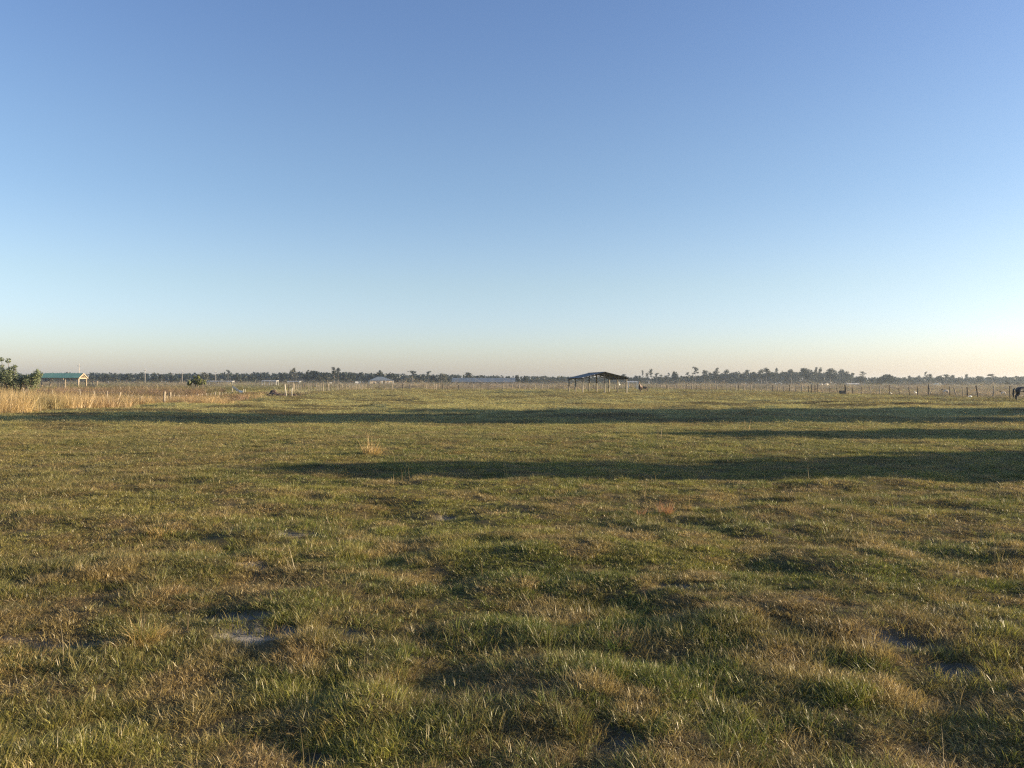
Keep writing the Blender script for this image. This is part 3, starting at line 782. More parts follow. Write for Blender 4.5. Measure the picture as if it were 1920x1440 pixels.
# scattered dry stalks over the near turf
STALK = [blade_mesh('dry_stalk', 3, .03, .12, .32, .0026, (.0, .45), .18, 430 + k, segs=4) for k in range(4)]
def stalks():
    xs, ys = [], []
    for r0, r1, d in ((3, 9, 2.2), (9, 25, .9), (25, 48, .22)):
        x, y = wedge(r0, r1, d, 36); k = rng.random(len(x)) < (.15 + sstep(.5, .7, fbm(x, y, 1.6, 251, 2)) + .4 * sstep(0, -1, x)); xs.append(x[k]); ys.append(y[k])
    x = np.concatenate(xs); y = np.concatenate(ys); n = len(x)
    r = np.hypot(x, y); k = 1 + r / 22
    s = np.stack([k, k, rng.uniform(.5, 1.05, n)], 1)
    t = np.tile(np.array([.33, .25, .12]), (n, 1)) * rng.uniform(.6, 1.1, n)[:, None]
    scatter('dry_stalks', x, y, s, rng.integers(0, 4, n), t, STALK, 'scattered thin dry stalks standing over the turf')
stalks()

# ------------------------------------------------------------------ single plants that stand out in the turf
def sprig(name, px, base, parts, label, cat='plant', group=None):
    """parts: (part name, blades, radius px, min px, max px, blade width m, lean, curl, material)"""
    D = ground_D(px, base); x = PX(px, D); u = D / F
    t = empty(name, (x, D, hz(x, D) - .01), random.random() * 6, label, cat, group)
    for (pn, nb, rp, l0, l1, bw, lean, curl, mt) in parts:
        link(pn, blade_mesh(pn, nb, rp * u, l0 * u, l1 * u, bw, lean, curl, int(px + base + nb), M[mt], 4), None, t)
    return t
M['rust_blade'] = leafy('rust_blades', 'fix', (.36, .19, .09), .45, .35)
M['gold_blade'] = leafy('gold_blades', 'fix', (.40, .28, .10), .45, .35)
M['olive_blade'] = leafy('olive_blades', 'fix', (.22, .21, .06), .5, .4)
M['green_blade'] = leafy('green_blades', 'fix', (.12, .17, .035), .4, .4)
sprig('grass_tussock', 268, 1196, [('outer_blades', 420, 30, 30, 80, .0032, (.1, 1.15), .35, 'gold_blade'), ('inner_blades', 260, 20, 30, 70, .0034, (.0, .6), .2, 'olive_blade'), ('cut_stem', 4, 5, 70, 85, .008, (.0, .1), .02, 'straw')], 'bushy golden green tussock beside the bare sand at lower left', 'tussock')
sprig('dry_stalk', 353, 1180, [('stalk', 2, 1.5, 60, 84, .0035, (.0, .08), .05, 'brown_weed')], 'single upright brown stalk between two sandy scrapes at lower left', 'stalk')
sprig('grass_tussock', 520, 1168, [('outer_blades', 90, 10, 20, 42, .004, (.1, .5), .2, 'straw')], 'pale dry tuft on the far lip of the biggest sandy scrape', 'tussock')
sprig('grass_tussock', 60, 1235, [('outer_blades', 520, 60, 22, 50, .003, (.1, 1.1), .35, 'gold_blade')], 'wide golden tuft below the long scrape at the left edge', 'tussock')
sprig('grass_tussock', 697, 853, [('outer_blades', 260, 15, 14, 34, .007, (.0, .7), .25, 'gold_blade'), ('tall_stem', 22, 14, 30, 60, .009, (.0, .4), .12, 'straw')], 'straw bunch with tall stems standing alone left of centre', 'tussock')
sprig('grass_tussock', 1248, 958, [('outer_blades', 110, 13, 18, 38, .005, (.0, .45), .2, 'rust_blade'), ('tall_stem', 4, 10, 45, 60, .004, (.1, .5), .2, 'straw')], 'reddish dry clump just below the dark shadow right of centre', 'tussock')
sprig('grass_tussock', 1200, 962, [('outer_blades', 50, 7, 12, 26, .005, (.1, .6), .2, 'rust_blade')], 'small orange dry tuft left of the reddish clump', 'tussock')
sprig('grass_tussock', 1292, 952, [('outer_blades', 50, 6, 10, 22, .005, (.1, .6), .2, 'gold_blade'), ('tall_stem', 2, 2, 60, 78, .004, (.1, .35), .2, 'straw')], 'small gold tuft with one long curved stem right of the reddish clump', 'tussock')
sprig('dry_stalk', 1210, 935, [('stalk', 2, 3, 38, 48, .006, (.15, .3), .05, 'straw')], 'pale bent stalk with a seed head left of the reddish clump', 'stalk')
sprig('dry_stalk', 758, 906, [('stalk', 2, 3, 34, 44, .006, (.0, .1), .05, 'straw')], 'thin pale stalk rising from the shadow below the straw bunch', 'stalk')
sprig('dry_stalk', 768, 902, [('stalk', 1, 1, 36, 38, .007, (.0, .1), .05, 'straw')], 'right hand partner of the thin pale stalk below the straw bunch', 'stalk')
sprig('weed_clump', 1383, 805, [('stalk', 9, 16, 12, 24, .012, (.0, .25), .08, 'straw')], 'upright dry weeds standing in the far shadow right of centre', 'weeds')
sprig('weed_clump', 1400, 806, [('stalk', 6, 6, 16, 26, .012, (.0, .2), .08, 'straw')], 'taller dry weeds at the right of the far weed cluster', 'weeds')
sprig('weed_clump', 1235, 824, [('stalk', 6, 5, 20, 40, .010, (.0, .2), .08, 'brown_weed')], 'thin weed sprig just below the far shadow near the shed', 'weeds')
sprig('broadleaf_weed', 722, 1118, [('leaf', 36, 6, 10, 30, .016, (.1, 1.0), .4, 'green_blade')], 'bright green leafy weed in the brownish near turf', 'weed')
sprig('grass_tussock', 300, 1000, [('outer_blades', 220, 26, 10, 26, .005, (.1, .8), .25, 'gold_blade')], 'soft golden tuft in the brown turf at middle left', 'tussock')
sprig('grass_tussock', 1160, 1212, [('outer_blades', 140, 18, 20, 48, .0035, (.1, .8), .25, 'green_blade')], 'green tuft leaning over the small scrape at lower centre', 'tussock')

# ------------------------------------------------------------------ fences
def post_mesh(r, h, seed, name='post'):
    g = random.Random(seed); m = MB(); seg = 7; n = 5
    V = []; Fc = []
    for i in range(n):
        z = h * i / (n - 1) - (.15 if i == 0 else 0); k = 1 - .1 * i / (n - 1)
        ox, oy = g.uniform(-.012, .012), g.uniform(-.012, .012)
        for j in range(seg):
            a = j * 6.283 / seg; q = r * k * g.uniform(.88, 1.1)
            V.append((ox + q * math.cos(a), oy + q * math.sin(a), z + (g.uniform(-.02, .02) if i == n - 1 else 0)))
    for i in range(n - 1):
        for j in range(seg): Fc.append((i * seg + j, i * seg + (j + 1) % seg, (i + 1) * seg + (j + 1) % seg, (i + 1) * seg + j))
    Fc.append(tuple(range((n - 1) * seg, n * seg)))
    m.add(V, Fc); return m.mesh(name)
POSTS = [post_mesh(.065, 1.0, k) for k in range(5)]
for p in POSTS: p.materials.append(M['post'])
DPOSTS = [p.copy() for p in POSTS]
for p in DPOSTS: p.materials.clear(); p.materials.append(M['dark_post'])

def fence(label, posts, wires=(.35, .7, 1.0), thick=1.0, group=None, wr=.006):
    """posts: (px, D, height, lean in px of the top, thickness factor, dark)"""
    c = posts[len(posts) // 2]
    root = empty('pasture_fence', (PX(c[0], c[1]), c[1], 0), 0, label, 'fence', group)
    ox, oy = root.location.x, root.location.y
    tops = []
    for k, (px, D, h, lean, tf, dark) in enumerate(posts):
        x = PX(px, D); z = hz(x, D)
        o = bpy.data.objects.new('post', (DPOSTS if dark else POSTS)[k % 5]); COL.objects.link(o); o.parent = root
        o.location = (x - ox, D - oy, z); o.scale = (tf * thick, tf * thick, h)
        lx = lean / F * D
        o.rotation_euler = (random.gauss(0, .02), math.atan2(lx, h), random.random() * 6)
        o.rotation_mode = 'XYZ'
        M_ = Matrix.Rotation(math.atan2(lx, h), 4, 'Y'); o.rotation_euler = (M_ @ Matrix.Rotation(random.random() * 6, 4, 'Z')).to_euler()
        tops.append((Vector((x - ox, D - oy, z)), Vector((lx, 0, h))))
    for w in wires:
        m = MB()
        for (a, ta), (b, tb) in zip(tops[:-1], tops[1:]):
            p = a + ta * w * .95; q = b + tb * w * .95; mid = (p + q) / 2 - Vector((0, 0, .012 * (q - p).length ** .8))
            m.bar(p, mid, wr, seg=3); m.bar(mid, q, wr, seg=3)
        m.build('wire', M['wire'], root)
    return root

def DR(px): return float(np.interp(px, [1215, 1246, 1330, 1450, 1520, 1600, 1700, 1833, 1910, 2000], [212, 205, 180, 156, 136, 117, 107, 93, 82, 73]))
g = random.Random(5)
right = []
px = 1250.0
for px in [1250, 1253, 1265, 1270, 1282, 1287] + [1297 + 8.2 * i + g.uniform(-2, 2) for i in range(13)] + [1408, 1416, 1428, 1438, 1449, 1459, 1470, 1481, 1492, 1503]:
    right.append((px, DR(px), g.uniform(1.25, 1.5), g.uniform(-1, 1), g.uniform(1.0, 1.7), g.random() < .25))
fence('long far stretch of the right wire fence from the shed to the brown crossbar posts', right, wr=.010)
def HT(base_px, D, top): return PZ(base_px, top, D) - 0.0
near = [(1543, 727, -2, .9), (1556, 724, 0, .9), (1571, 727, -2, 1.0), (1585, 722, 0, 2.0), (1600, 724, -2.5, 1.1), (1615, 724, 0, .6), (1632.5, 724, -1.5, 1.1), (1650, 724, 0, 1.0), (1668, 724, -.5, .9), (1688, 728, -3.5, .9), (1706, 726, -2, 1.0), (1721, 724, -1, 1.0),
        (1741, 720.5, 0, 1.2), (1747, 727, -5, 1.0), (1769, 727, -2, .6), (1780, 726, 0, .9), (1794, 727, -5.5, 1.2), (1805.5, 727, -1, .8), (1814, 726, -.5, 1.2), (1834, 723, -4, 1.3), (1861.5, 724, 2, 1.1), (1893.5, 727, 0, .9), (1931, 726, 1, 1.0), (1965, 726, -2, 1.0)]
fence('near stretch of the right wire fence with crooked leaning posts beside the black horse', [(px, DR(px), PZ(px, t, DR(px)), le, tf * 1.0, g.random() < .7) for px, t, le, tf in near], wires=(.3, .55, .8, .98), wr=.006)  # dark wood on most posts paints in their backlit side

def DB(px): return float(np.interp(px, [690, 860, 1000, 1215, 1250], [190, 178, 188, 210, 212]))
back = [(p, DB(p), g.uniform(1.25, 1.5), g.uniform(-.6, .6), g.uniform(1.1, 2.0), g.random() < .35) for p in
        [690, 711, 736, 755, 767.5, 769.5, 795, 799, 814, 818, 830, 839, 859, 861, 887, 902, 916, 943, 960, 973.5, 985, 1003, 1016, 1028, 1038, 1057, 1078, 1097, 1113, 1127, 1141, 1153, 1166, 1176, 1184, 1203, 1211, 1222, 1231, 1240, 1246]]
fence('back wire fence crossing the middle of the pasture before the house and the long barn', back, wr=.010)

def DL(px): return float(np.interp(px, [540, 569, 612, 650, 690], [104, 136, 150, 170, 189]))
lf = [(p, DL(p), g.uniform(1.3, 1.5), g.uniform(-.5, .5), g.uniform(.75, 1.3) * (1.5 if p in (569, 612, 616, 594) else 1), p in (569, 612) or g.random() < .3) for p in
      [541, 549.5, 552, 556, 560, 564, 569, 572, 579, 583, 587.5, 594, 598, 602, 606, 612, 616, 621, 627, 633, 637, 641.5, 646, 650, 655, 661, 668, 674, 680, 686]]
fence('receding wire fence with many thin posts left of the house', lf, wires=(.2, .4, .6, .8, .98), wr=.007)
# two white leaning posts by the ditch
for (a, b, t, l, lab) in ((537, 745, 720.5, -2.5, 'tall white leaning post at the corner of the ditch bank'), (547, 743.5, 727, .5, 'shorter white post right of the tall leaning one at the ditch')):
    D = ground_D(a, b); x = PX(a, D); o = link('white_post', post_mesh(.065, 1.0, int(a), 'white_post'), M['pale_wood'], None, (x, D, hz(x, D) - .1))
    o.scale = (1, 1, PZ(a, t, D) + .1 - hz(x, D)); o.rotation_euler = (0, math.atan2(l / F * D, 1.3), 0); tag(o, lab, 'post')

lp = [(47, 751, 727, -4, 1.2), (98, 751, 731, 0, .8), (152, 750, 729.5, -3, 1.2), (178.5, 752, 732.5, -2.5, 1.2), (201, 753, 733, 0, 1.2), (225, 754, 735, 0, 1.2), (240, 753, 740, 0, .7), (247, 754, 740, 0, 1.0), (265, 760, 742.5, 0, 1.3), (282, 757, 743.5, 0, 1.0), (294, 755, 746, 0, .6), (300, 758, 744.5, 0, 1.3),
      (308.5, 760, 734.5, 0, 1.5), (312.5, 757, 742, 0, 1.1), (319.5, 758, 735.5, 0, 1.5), (326, 750, 740, 0, 1.3), (336, 749, 740.5, 0, 1.3), (349, 748, 740, 0, 1.4), (361, 747, 741, 0, 1.5), (371, 746.5, 738.5, 0, 1.6), (379, 746, 738, 0, 1.2), (387, 745, 737.5, 0, 1.6), (395, 744.5, 738, 0, 1.2), (403.5, 743.5, 735, 0, 1.7),
      (411.5, 743, 734.5, 0, 1.6), (417, 742, 736, 0, 1.2), (423.5, 741, 735, 0, 1.5), (430, 740, 736, 0, 1.2), (436, 739.5, 733, 0, 1.6), (444, 738, 730, 0, 1.6)]
fence('near left wire fence with two thick corner posts in the straw', [(a, ground_D(a, b), PZ(a, t, ground_D(a, b)) - hz(PX(a, ground_D(a, b)), ground_D(a, b)), l, tf * .78, False) for a, b, t, l, tf in lp], wr=.006, wires=(.5, .95))

# brown crossbar posts (an H brace) on the right fence
D = DR(1527); r = empty('brace_posts', (PX(1527, D), D, hz(PX(1527, D), D)), 0, 'dark brown H shaped brace of posts and crossbars on the right fence', 'fence brace')
for px, top, w in ((1516, 723, .10), (1521.3, 720.5, .14), (1528.2, 721.5, .12), (1533.2, 719.5, .13)):
    MB().bar((PX(px, D) - r.location.x, 0, -.2), (PX(px, D) - r.location.x, .05, PZ(px, top, D) - r.location.z), w / 2, seg=6).build('post', M['dark_post'], r)
for a, b, yy in ((1521.3, 1528.2, 729.4), (1528.2, 1533.2, 729)):
    MB().bar((PX(a, D) - r.location.x, .08, PZ(a, yy, D)), (PX(b, D) - r.location.x, .08, PZ(b, yy, D)), .045, seg=6).build('crossbar', M['dark_post'], r)
# pipe gate in the back fence
D = 181; r = empty('field_gate', (PX(782, D), D - .25, 0), 0, 'low railed field gate in the back fence right of the house', 'gate')
for yy in (.5, .85, 1.05): MB().bar((PX(770, D) - r.location.x, 0, yy), (PX(794, D) - r.location.x, 0, yy), .035, seg=6).build('rail', M['post'], r)
for p in (770, 782, 794): MB().bar((PX(p, D) - r.location.x, 0, .35), (PX(p, D) - r.location.x, 0, 1.15), .035, seg=6).build('upright', M['post'], r)
# white sloping rail panel at the end of the left fence
Da, Db = 110, 112
r = empty('sloping_panel', (PX(446, 112), 112, 0), 0, 'white sloping board ramp ending the left fence at the ditch', 'ramp')
bx = r.location.x
def wp(px, py, D): return Vector((PX(px, D) - bx, D - 112, PZ(px, py, D)))
for k in range(2):
    dz = Vector((0, 0, -.17 * k))
    MB().bar(wp(436, 723.4, 116) + dz, wp(448.5, 732.5, 110) + dz, .03, .07).build('board', M['pale_wood'], r)
    MB().bar(wp(448.8, 732.6, 109.9) + dz, wp(456, 735, 107) + dz, .03, .09).build('board', M['white'], r)
for px, py, D in ((436, 722.5, 116.1), (448.6, 731.8, 110.2), (456.3, 729.5, 106.9), (459.6, 729.2, 106.7)):
    q = wp(px, py, D); MB().bar((q.x, q.y, -.3), q, .04, seg=6).build('post', M['pale_wood'], r)

# ------------------------------------------------------------------ open pole shed
def pole_shed():
    o = Vector((14.7, 126.4, hz(14.7, 126.4)))
    yaw = math.atan2(1.3, 12.0)
    r = empty('pole_shed', o, yaw, 'open pole shed with grey tin gable roof alone in the pasture', 'shed')
    Z = lambda py, D: PZ(1120, py, D) - o.z
    eave, ridge = Z(708.6, 126), Z(697.2, 126)
    hw, ov, L0, L1, t = 3.55, .45, -.6, 12.6, .05
    def roofz(x): return ridge - (ridge - eave) * abs(x) / (hw + ov)
    n = 9
    for sgn in (-1, 1):
        for k in range(n):                       # each roofing sheet laid side by side down the slope
            y0 = L0 + (L1 - L0) * k / n; y1 = L0 + (L1 - L0) * (k + 1) / n + .02
            dz = .006 * (k % 2)
            x1 = sgn * (hw + ov)
            MB().slab((sgn * .01, y0, ridge + dz), (sgn * .01, y1, ridge + dz), (x1, y1, eave + dz), (x1, y0, eave + dz), .02).build('roof_sheet', M['tin'], r)
        x1 = sgn * (hw + ov - .02)
        for k in range(5):                       # purlins under the sheets
            x = sgn * (.3 + (hw + ov - .5) * k / 4)
            MB().bar((x, L0 + .05, roofz(x) - .07), (x, L1 - .05, roofz(x) - .07), .03, .045).build('purlin', M['dark_post'], r)
        MB().bar((sgn * hw, L0 + .1, roofz(hw) - .22), (sgn * hw, L1 - .1, roofz(hw) - .22), .05, .11).build('eave_beam', M['dark_post'], r)
        for y in (0.12, 6.12, 12.12):                # sloping rafters between the posts
            MB().bar((sgn * (hw + .25), y, roofz(hw + .25) - .19), (0, y, ridge - .19), .035, .06).build('rafter', M['dark_post'], r)
    MB().bar((0, L0 + .02, ridge + .015), (0, L1 - .02, ridge + .015), .16, .012).build('ridge_cap', M['tin'], r)
    for y in (0, 6, 12):
        for x in (-hw, 0, hw):
            p = post_mesh(.13, 1.0, int(x * 3 + y), 'post'); p.materials.append(M['grey_post'])
            q = link('post', p, None, r, (x, y, -.1)); q.scale = (1, 1, (ridge - .3 if x == 0 else eave - .1) + .1)
    return r
pole_shed()
D = 131; x = PX(1161, D)
m = MB(); m.slab((0, 0, 0), (.03, .1, -.05), (.30, .1, -.52), (.16, 0, -.62), .03); m.add([(0, 0, 0), (.12, .02, -.1), (.30, .05, -.5), (.1, .14, -.3)], [(0, 1, 2), (0, 2, 3)])
tag(m.build('hanging_sheet', M['white'], None, (x - .1, D, PZ(1161, 715.5, D))), 'small bright white sheet hanging at a right side post of the open shed', 'sheet')

# ------------------------------------------------------------------ gabled or flat roofed outbuildings
def gable(name, label, cat, x0, x1, D, depth, eave, ridge, roofmat, postmat, npost, walls=None, ov=.35, postr=.1, nsheet=10, endframe=None):
    r = empty(name, ((x0 + x1) / 2, D + depth / 2, 0), 0, label, cat)
    w = (x1 - x0) / 2; d = depth / 2
    for sgn in (-1, 1):
        for k in range(nsheet):
            a = -w - ov + (2 * (w + ov)) * k / nsheet; b = -w - ov + (2 * (w + ov)) * (k + 1) / nsheet + .01
            dz = .008 * (k % 2)
            MB().slab((a, 0, ridge + dz), (b, 0, ridge + dz), (b, sgn * (d + ov), eave + dz), (a, sgn * (d + ov), eave + dz), .05).build('roof_panel', roofmat, r)
    for k in range(npost):
        x = -w + 2 * w * k / (npost - 1)
        for y in (-d, d):
            MB().bar((x, y, -.2), (x, y, eave - .03), postr, seg=4).build('post', postmat, r)
    for y in (-d, d):
        MB().bar((-w, y, eave - .12), (w, y, eave - .12), .06, .10).build('eave_beam', postmat, r)
    return r

# pavilion with the green roof
D = 214
pv = gable('green_pavilion', 'green metal roofed timber pavilion at the far left behind the straw', 'pavilion', PX(78, D), PX(148, D) - .2, D, 4.0, PZ(110, 708.3, D), PZ(110, 699.6, D + 2), M['green_tin'], M['timber'], 2, nsheet=9, postr=.14)
w = (PX(148, D) - .2 - PX(78, D)) / 2; e = PZ(110, 708.3, D); rd = PZ(110, 699.6, D + 2)
for sgn in (-1, 1): MB().bar((w + .38, sgn * 2.3, e - .12), (w + .38, 0, rd - .12), .05, .14).build('barge_board', M['timber'], pv)
MB().bar((w + .1, -2.1, e - .1), (w + .1, 2.1, e - .1), .1, .16).build('tie_beam', M['timber'], pv)
MB().bar((w + .1, 0, e), (w + .1, 0, rd - .1), .09).build('king_post', M['timber'], pv)
for sgn in (-1, 1): MB().bar((w + .12, sgn * 1.3, e + .05), (w + .12, 0, e + .8), .06).build('truss_web', M['timber'], pv)

# lean timber pen to its right
D = 221; r = empty('timber_pen', (PX(170, D), D, 0), 0, 'low pale timber pen attached right of the green roofed pavilion', 'pen')
bx = r.location.x
for p in (160.5, 168, 174, 181.5):
    MB().bar((PX(p, D) - bx, 0, -.2), (PX(p, D) - bx, 0, PZ(p, 714.8, D)), .09).build('post', M['timber'], r)
MB().bar((PX(157, D) - bx, .12, PZ(170, 715, D)), (PX(182, D) - bx, .12, PZ(170, 715, D)), .06, .10).build('top_rail', M['timber'], r)
for a, b in ((161.2, 167.2), (168.8, 173.2), (174.8, 180.7)):
    for k in range(3): MB().bar((PX(a, D) - bx, 0, .3 + .33 * k), (PX(b, D) - bx, 0, .3 + .33 * k), .03, .13).build('board', M['timber'], r)
# pale ladder-like frame in front of the pavilion
D = 150; r = empty('ladder_frame', (PX(115, D), D, 0), 0, 'pale ladder shaped timber frame standing before the green roofed pavilion', 'frame')
bx = r.location.x
for p, t in ((107.5, 712.5), (110.5, 713), (114.5, 710.5), (118.5, 709.5), (122.5, 711.5)):
    MB().bar((PX(p, D) - bx, 0, -.1), (PX(p, D) - bx, 0, PZ(p, t, D)), .055).build('post', M['timber'], r)
for yy in (716.3, 720, 724.5, 727):
    MB().bar((PX(114.5, D) - bx, -.1, PZ(118, yy, D)), (PX(122.5, D) - bx, -.1, PZ(118, yy, D)), .035, .06).build('rung', M['timber'], r)

# long barn
D = 400
bn = gable('long_barn', 'long low open barn with blue grey metal roof behind the back fence', 'barn', PX(848, D), PX(965, D), D, 9.0, PZ(900, 716.6, D), PZ(900, 708.6, D + 4.5), M['blue_tin'], M['dark_post'], 12, nsheet=16, postr=.13)
m = MB(); w = (PX(965, D) - PX(848, D)) / 2
for k in range(8):
    a = -w + 2 * w * k / 8 + .3; b = a + 2 * w / 8 - .7
    MB().box(a, b, 1.2, 1.3, .1, 1.25).build('stall_wall', M['dark_post'] if k % 3 else M['post'], bn)

# low white roofed shelters
def shelter(label, p0, p1, roof_y, D, posts, right_frame=None, rmat='white', depth=2.4, th=.12):
    x0, x1 = PX(p0, D), PX(p1, D); z = PZ((p0 + p1) / 2, roof_y, D)
    r = empty('field_shelter', ((x0 + x1) / 2, D, hz((x0 + x1) / 2, D) if D < 300 else 0), 0, label, 'shelter')
    z0 = r.location.z; w = (x1 - x0) / 2
    n = max(2, int((x1 - x0) / 1.2))
    for k in range(n):
        a = -w + 2 * w * k / n; b = -w + 2 * w * (k + 1) / n + .01
        MB().slab((a, -.1, z - z0 + .004 * (k % 2)), (b, -.1, z - z0 + .004 * (k % 2)), (b, depth, z - z0 + .10), (a, depth, z - z0 + .10), th).build('roof_panel', M[rmat], r)
    for p in posts:
        x = PX(p, D) - (x0 + x1) / 2
        for y in (0, depth - .1): MB().bar((x, y, -.2), (x, y, z - z0 - th), .07).build('post', M['white'], r)
    return r
shelter('longest low white roofed shelter beyond the brushy mound', 388, 436, 714.6, 330, [389, 405, 427, 435])
shelter('white roofed shelter on three posts beside the ditch bank', 490, 518.5, 714.1, 250, [491.5, 505, 517.5])
shelter('far thin white roofed shelter behind the many thin fence posts', 538, 562, 714.9, 340, [539, 561])
shelter('pale flat topped frame between the open shed and the brown horse', 1176, 1197, 716.1, 196, [1178, 1196], th=.08)

# house
def house():
    D = 450; x0, x1 = PX(693, D), PX(738, D); cx = (x0 + x1) / 2; w = (x1 - x0) / 2
    e, rd = PZ(715, 713.6, D), PZ(715, 706.3, D + 5)
    r = empty('hip_roofed_house', (cx, D, 0), R(16), 'cream house with blue grey hipped metal roof and white porch columns', 'house')
    xs = PX(712.5, D) - cx
    MB().box(-w + .3, xs, .3, 10, -.2, e - .05).build('wall', M['cream'], r)
    MB().box(xs + .003, w - .4, 3.0, 9.99, -.2, e - .06).build('wall', M['cream'], r)
    o = .6
    A, B, C_, E = (-w - o + .6, -o, e), (w + o - .5, -o, e), (w + o - .5, 10 + o, e), (-w - o + .6, 10 + o, e)
    G, H = (-1.6, 5, rd), (1.0, 5, rd)
    m = MB(); m.add([A, B, C_, E, G, H], [(0, 1, 5, 4), (1, 2, 5), (2, 3, 4, 5), (3, 0, 4), (3, 2, 1, 0)])
    m.build('roof', M['blue_tin'], r)
    for px, wd in ((702.2, .9), (709.8, 1.1)):
        x = PX(px, D) - cx
        f = MB().box(x - wd / 2 - .1, x + wd / 2 + .1, .22, .297, .85, 2.35).build('window', M['white'], r)
        MB().box(x - wd / 2, x + wd / 2, .18, .217, .95, 2.25).build('pane', M['glass'], f)
    for px in (714.3, 716.5, 723.3, 730.5, 737):
        x = PX(px, D) - cx; MB().box(x - .17, x + .17, -.35, -.05, -.1, e - .02).build('porch_column', M['white'], r)
    for px in (720, 727, 734):
        x = PX(px, D) - cx; f = MB().box(x - .85, x + .85, 2.9, 2.996, .7, 2.3).build('window', M['white'], r)
        MB().box(x - .75, x + .75, 2.86, 2.896, .8, 2.2).build('pane', M['glass'], f)
    MB().box(xs + .1, w, -.5, 2.98, -.2, .25).build('porch_floor', M['concrete'], r)
    return r
house()
def small_shed(px, w, top, D, label):
    r = empty('garden_shed', (PX(px, D), D, 0), .3, label, 'shed'); h = PZ(px, top, D); w = w / F * D / 2
    MB().box(-w, w, -w * .8, w * .8, -.1, h * .72).build('wall', M['white'], r)
    m = MB(); m.add([(-w - .1, -w, h * .72), (w + .1, -w, h * .72), (w + .1, w, h * .72), (-w - .1, w, h * .72), (-w - .1, 0, h), (w + .1, 0, h)], [(0, 1, 5, 4), (2, 3, 4, 5), (3, 0, 4), (1, 2, 5), (3, 2, 1, 0)])
    m.build('roof', M['white'], r)
    MB().box(-.35, .35, -w * .8 - .04, -w * .8 - .003, -.1, h * .6).build('door', M['glass'], r)
small_shed(669, 5, 715.6, 440, 'small white shed left of the hip roofed house')
small_shed(620, 3.4, 717, 430, 'tiny white shed at the foot of the twin trunk pine')
# white low building in the gap of the right wood
D = 600; r = empty('low_building', (PX(1601, D), D, 0), 0, 'long low white building in the gap of the right wood', 'building')
w = 11 / F * D
MB().box(-w * .65, w, 0, 5, -.2, 1.7).build('wall', M['white'], r)
m = MB(); m.add([(-w * 1.1, -.4, 1.75), (w * 1.05, -.4, 1.75), (w * 1.05, 5.4, 1.75), (-w * 1.1, 5.4, 1.75), (-w * 1.1, 2.5, 2.6), (w * 1.05, 2.5, 2.6)], [(0, 1, 5, 4), (2, 3, 4, 5), (3, 0, 4), (1, 2, 5), (3, 2, 1, 0)]); m.build('roof', M['white'], r)
for x in (-2, 1, 3): MB().box(x - .5, x + .5, -.06, -.003, .5, 1.4).build('window', M['glass'], r)

# ------------------------------------------------------------------ white trailers, bales, trough
def trailer(px, wpx, top, D, label, yaw):
    r = empty('stock_trailer', (PX(px, D), D, 0), yaw, label, 'trailer', None); L0 = wpx / F * D / 2; h = PZ(px, top, D)
    m = MB(); V = []; Fc = []; n = 10
    for sx in (-L0, L0):
        for k in range(n + 1):
            a = math.pi * k / n; V.append((sx, -math.cos(a) * 1.05, h - .45 + .45 * math.sin(a)))
        V.append((sx, 1.05, .55)); V.append((sx, -1.05, .55))
    q = n + 3
    for k in range(q): Fc.append((k, (k + 1) % q, q + (k + 1) % q, q + k))
    Fc += [tuple(range(q))[::-1], tuple(range(q, 2 * q))]
    m.add(V, Fc).build('body', M['white'], r)
    for x in (-.35, .45):
        for y in (-1.1, 1.1): MB().bar((x, y - .1, .33), (x, y + .1, .33), .33, seg=12).build('wheel', M['trough'], r)
    MB().bar((L0, 0, .5), (L0 + .9, 0, .45), .06).build('drawbar', M['dark_post'], r)
trailer(1539, 6.5, 719.3, 520, 'left of two small white trailers below the right wood', .9)
trailer(1549, 6.0, 718.8, 540, 'right of two small white trailers below the right wood', .7)

def bale(px, D, label):
    m = MB(); n = 18; V = []; Fc = []
    prof = [(-.62, .55), (-.55, .68), (0, .72), (.55, .68), (.62, .55)]
    for (xx, rr) in prof:
        for j in range(n): a = j * 6.283 / n; V.append((xx, rr * math.cos(a), .70 + rr * math.sin(a)))
    for i in range(4):
        for j in range(n): Fc.append((i * n + j, i * n + (j + 1) % n, (i + 1) * n + (j + 1) % n, (i + 1) * n + j))
    Fc += [tuple(range(n)), tuple(range(4 * n, 5 * n))[::-1]]
    o = m.add(V, Fc).build('wrapped_bale', M['bale'], None, (PX(px, D), D, 0)); o.rotation_euler.z = 1.2
    o.scale = (1.6,) * 3
    tag(o, label, 'bale')
bale(1753.4, 430, 'left of two bright white round bales in the far right field')
bale(1758.2, 432, 'right of two bright white round bales in the far right field')

D = DR(1580) - .6; r = empty('feed_trough', (PX(1579.5, D), D, hz(PX(1579.5, D), D)), .1, 'dark square feed trough against the thick post of the right fence', 'trough')
m = MB()
a, h = .36, .5; z1 = PZ(1579, 732.3, D) - r.location.z; z0 = z1 - h
o_ = [(-a, -a), (a, -a), (a, a), (-a, a)]; i_ = [(-a + .04, -a + .04), (a - .04, -a + .04), (a - .04, a - .04), (-a + .04, a - .04)]
V = [(x * .92, y * .92, z0) for x, y in o_] + [(x, y, z1) for x, y in o_] + [(x, y, z1) for x, y in i_] + [(x * .92, y * .92, z0 + .08) for x, y in i_]
Fc = [(3, 2, 1, 0)] + [(k, (k + 1) % 4, 4 + (k + 1) % 4, 4 + k) for k in range(4)] + [(4 + k, 4 + (k + 1) % 4, 8 + (k + 1) % 4, 8 + k) for k in range(4)] + [(8 + k, 8 + (k + 1) % 4, 12 + (k + 1) % 4, 12 + k) for k in range(4)] + [(12, 13, 14, 15)]
m.add(V, Fc).build('tub', M['trough'], r)
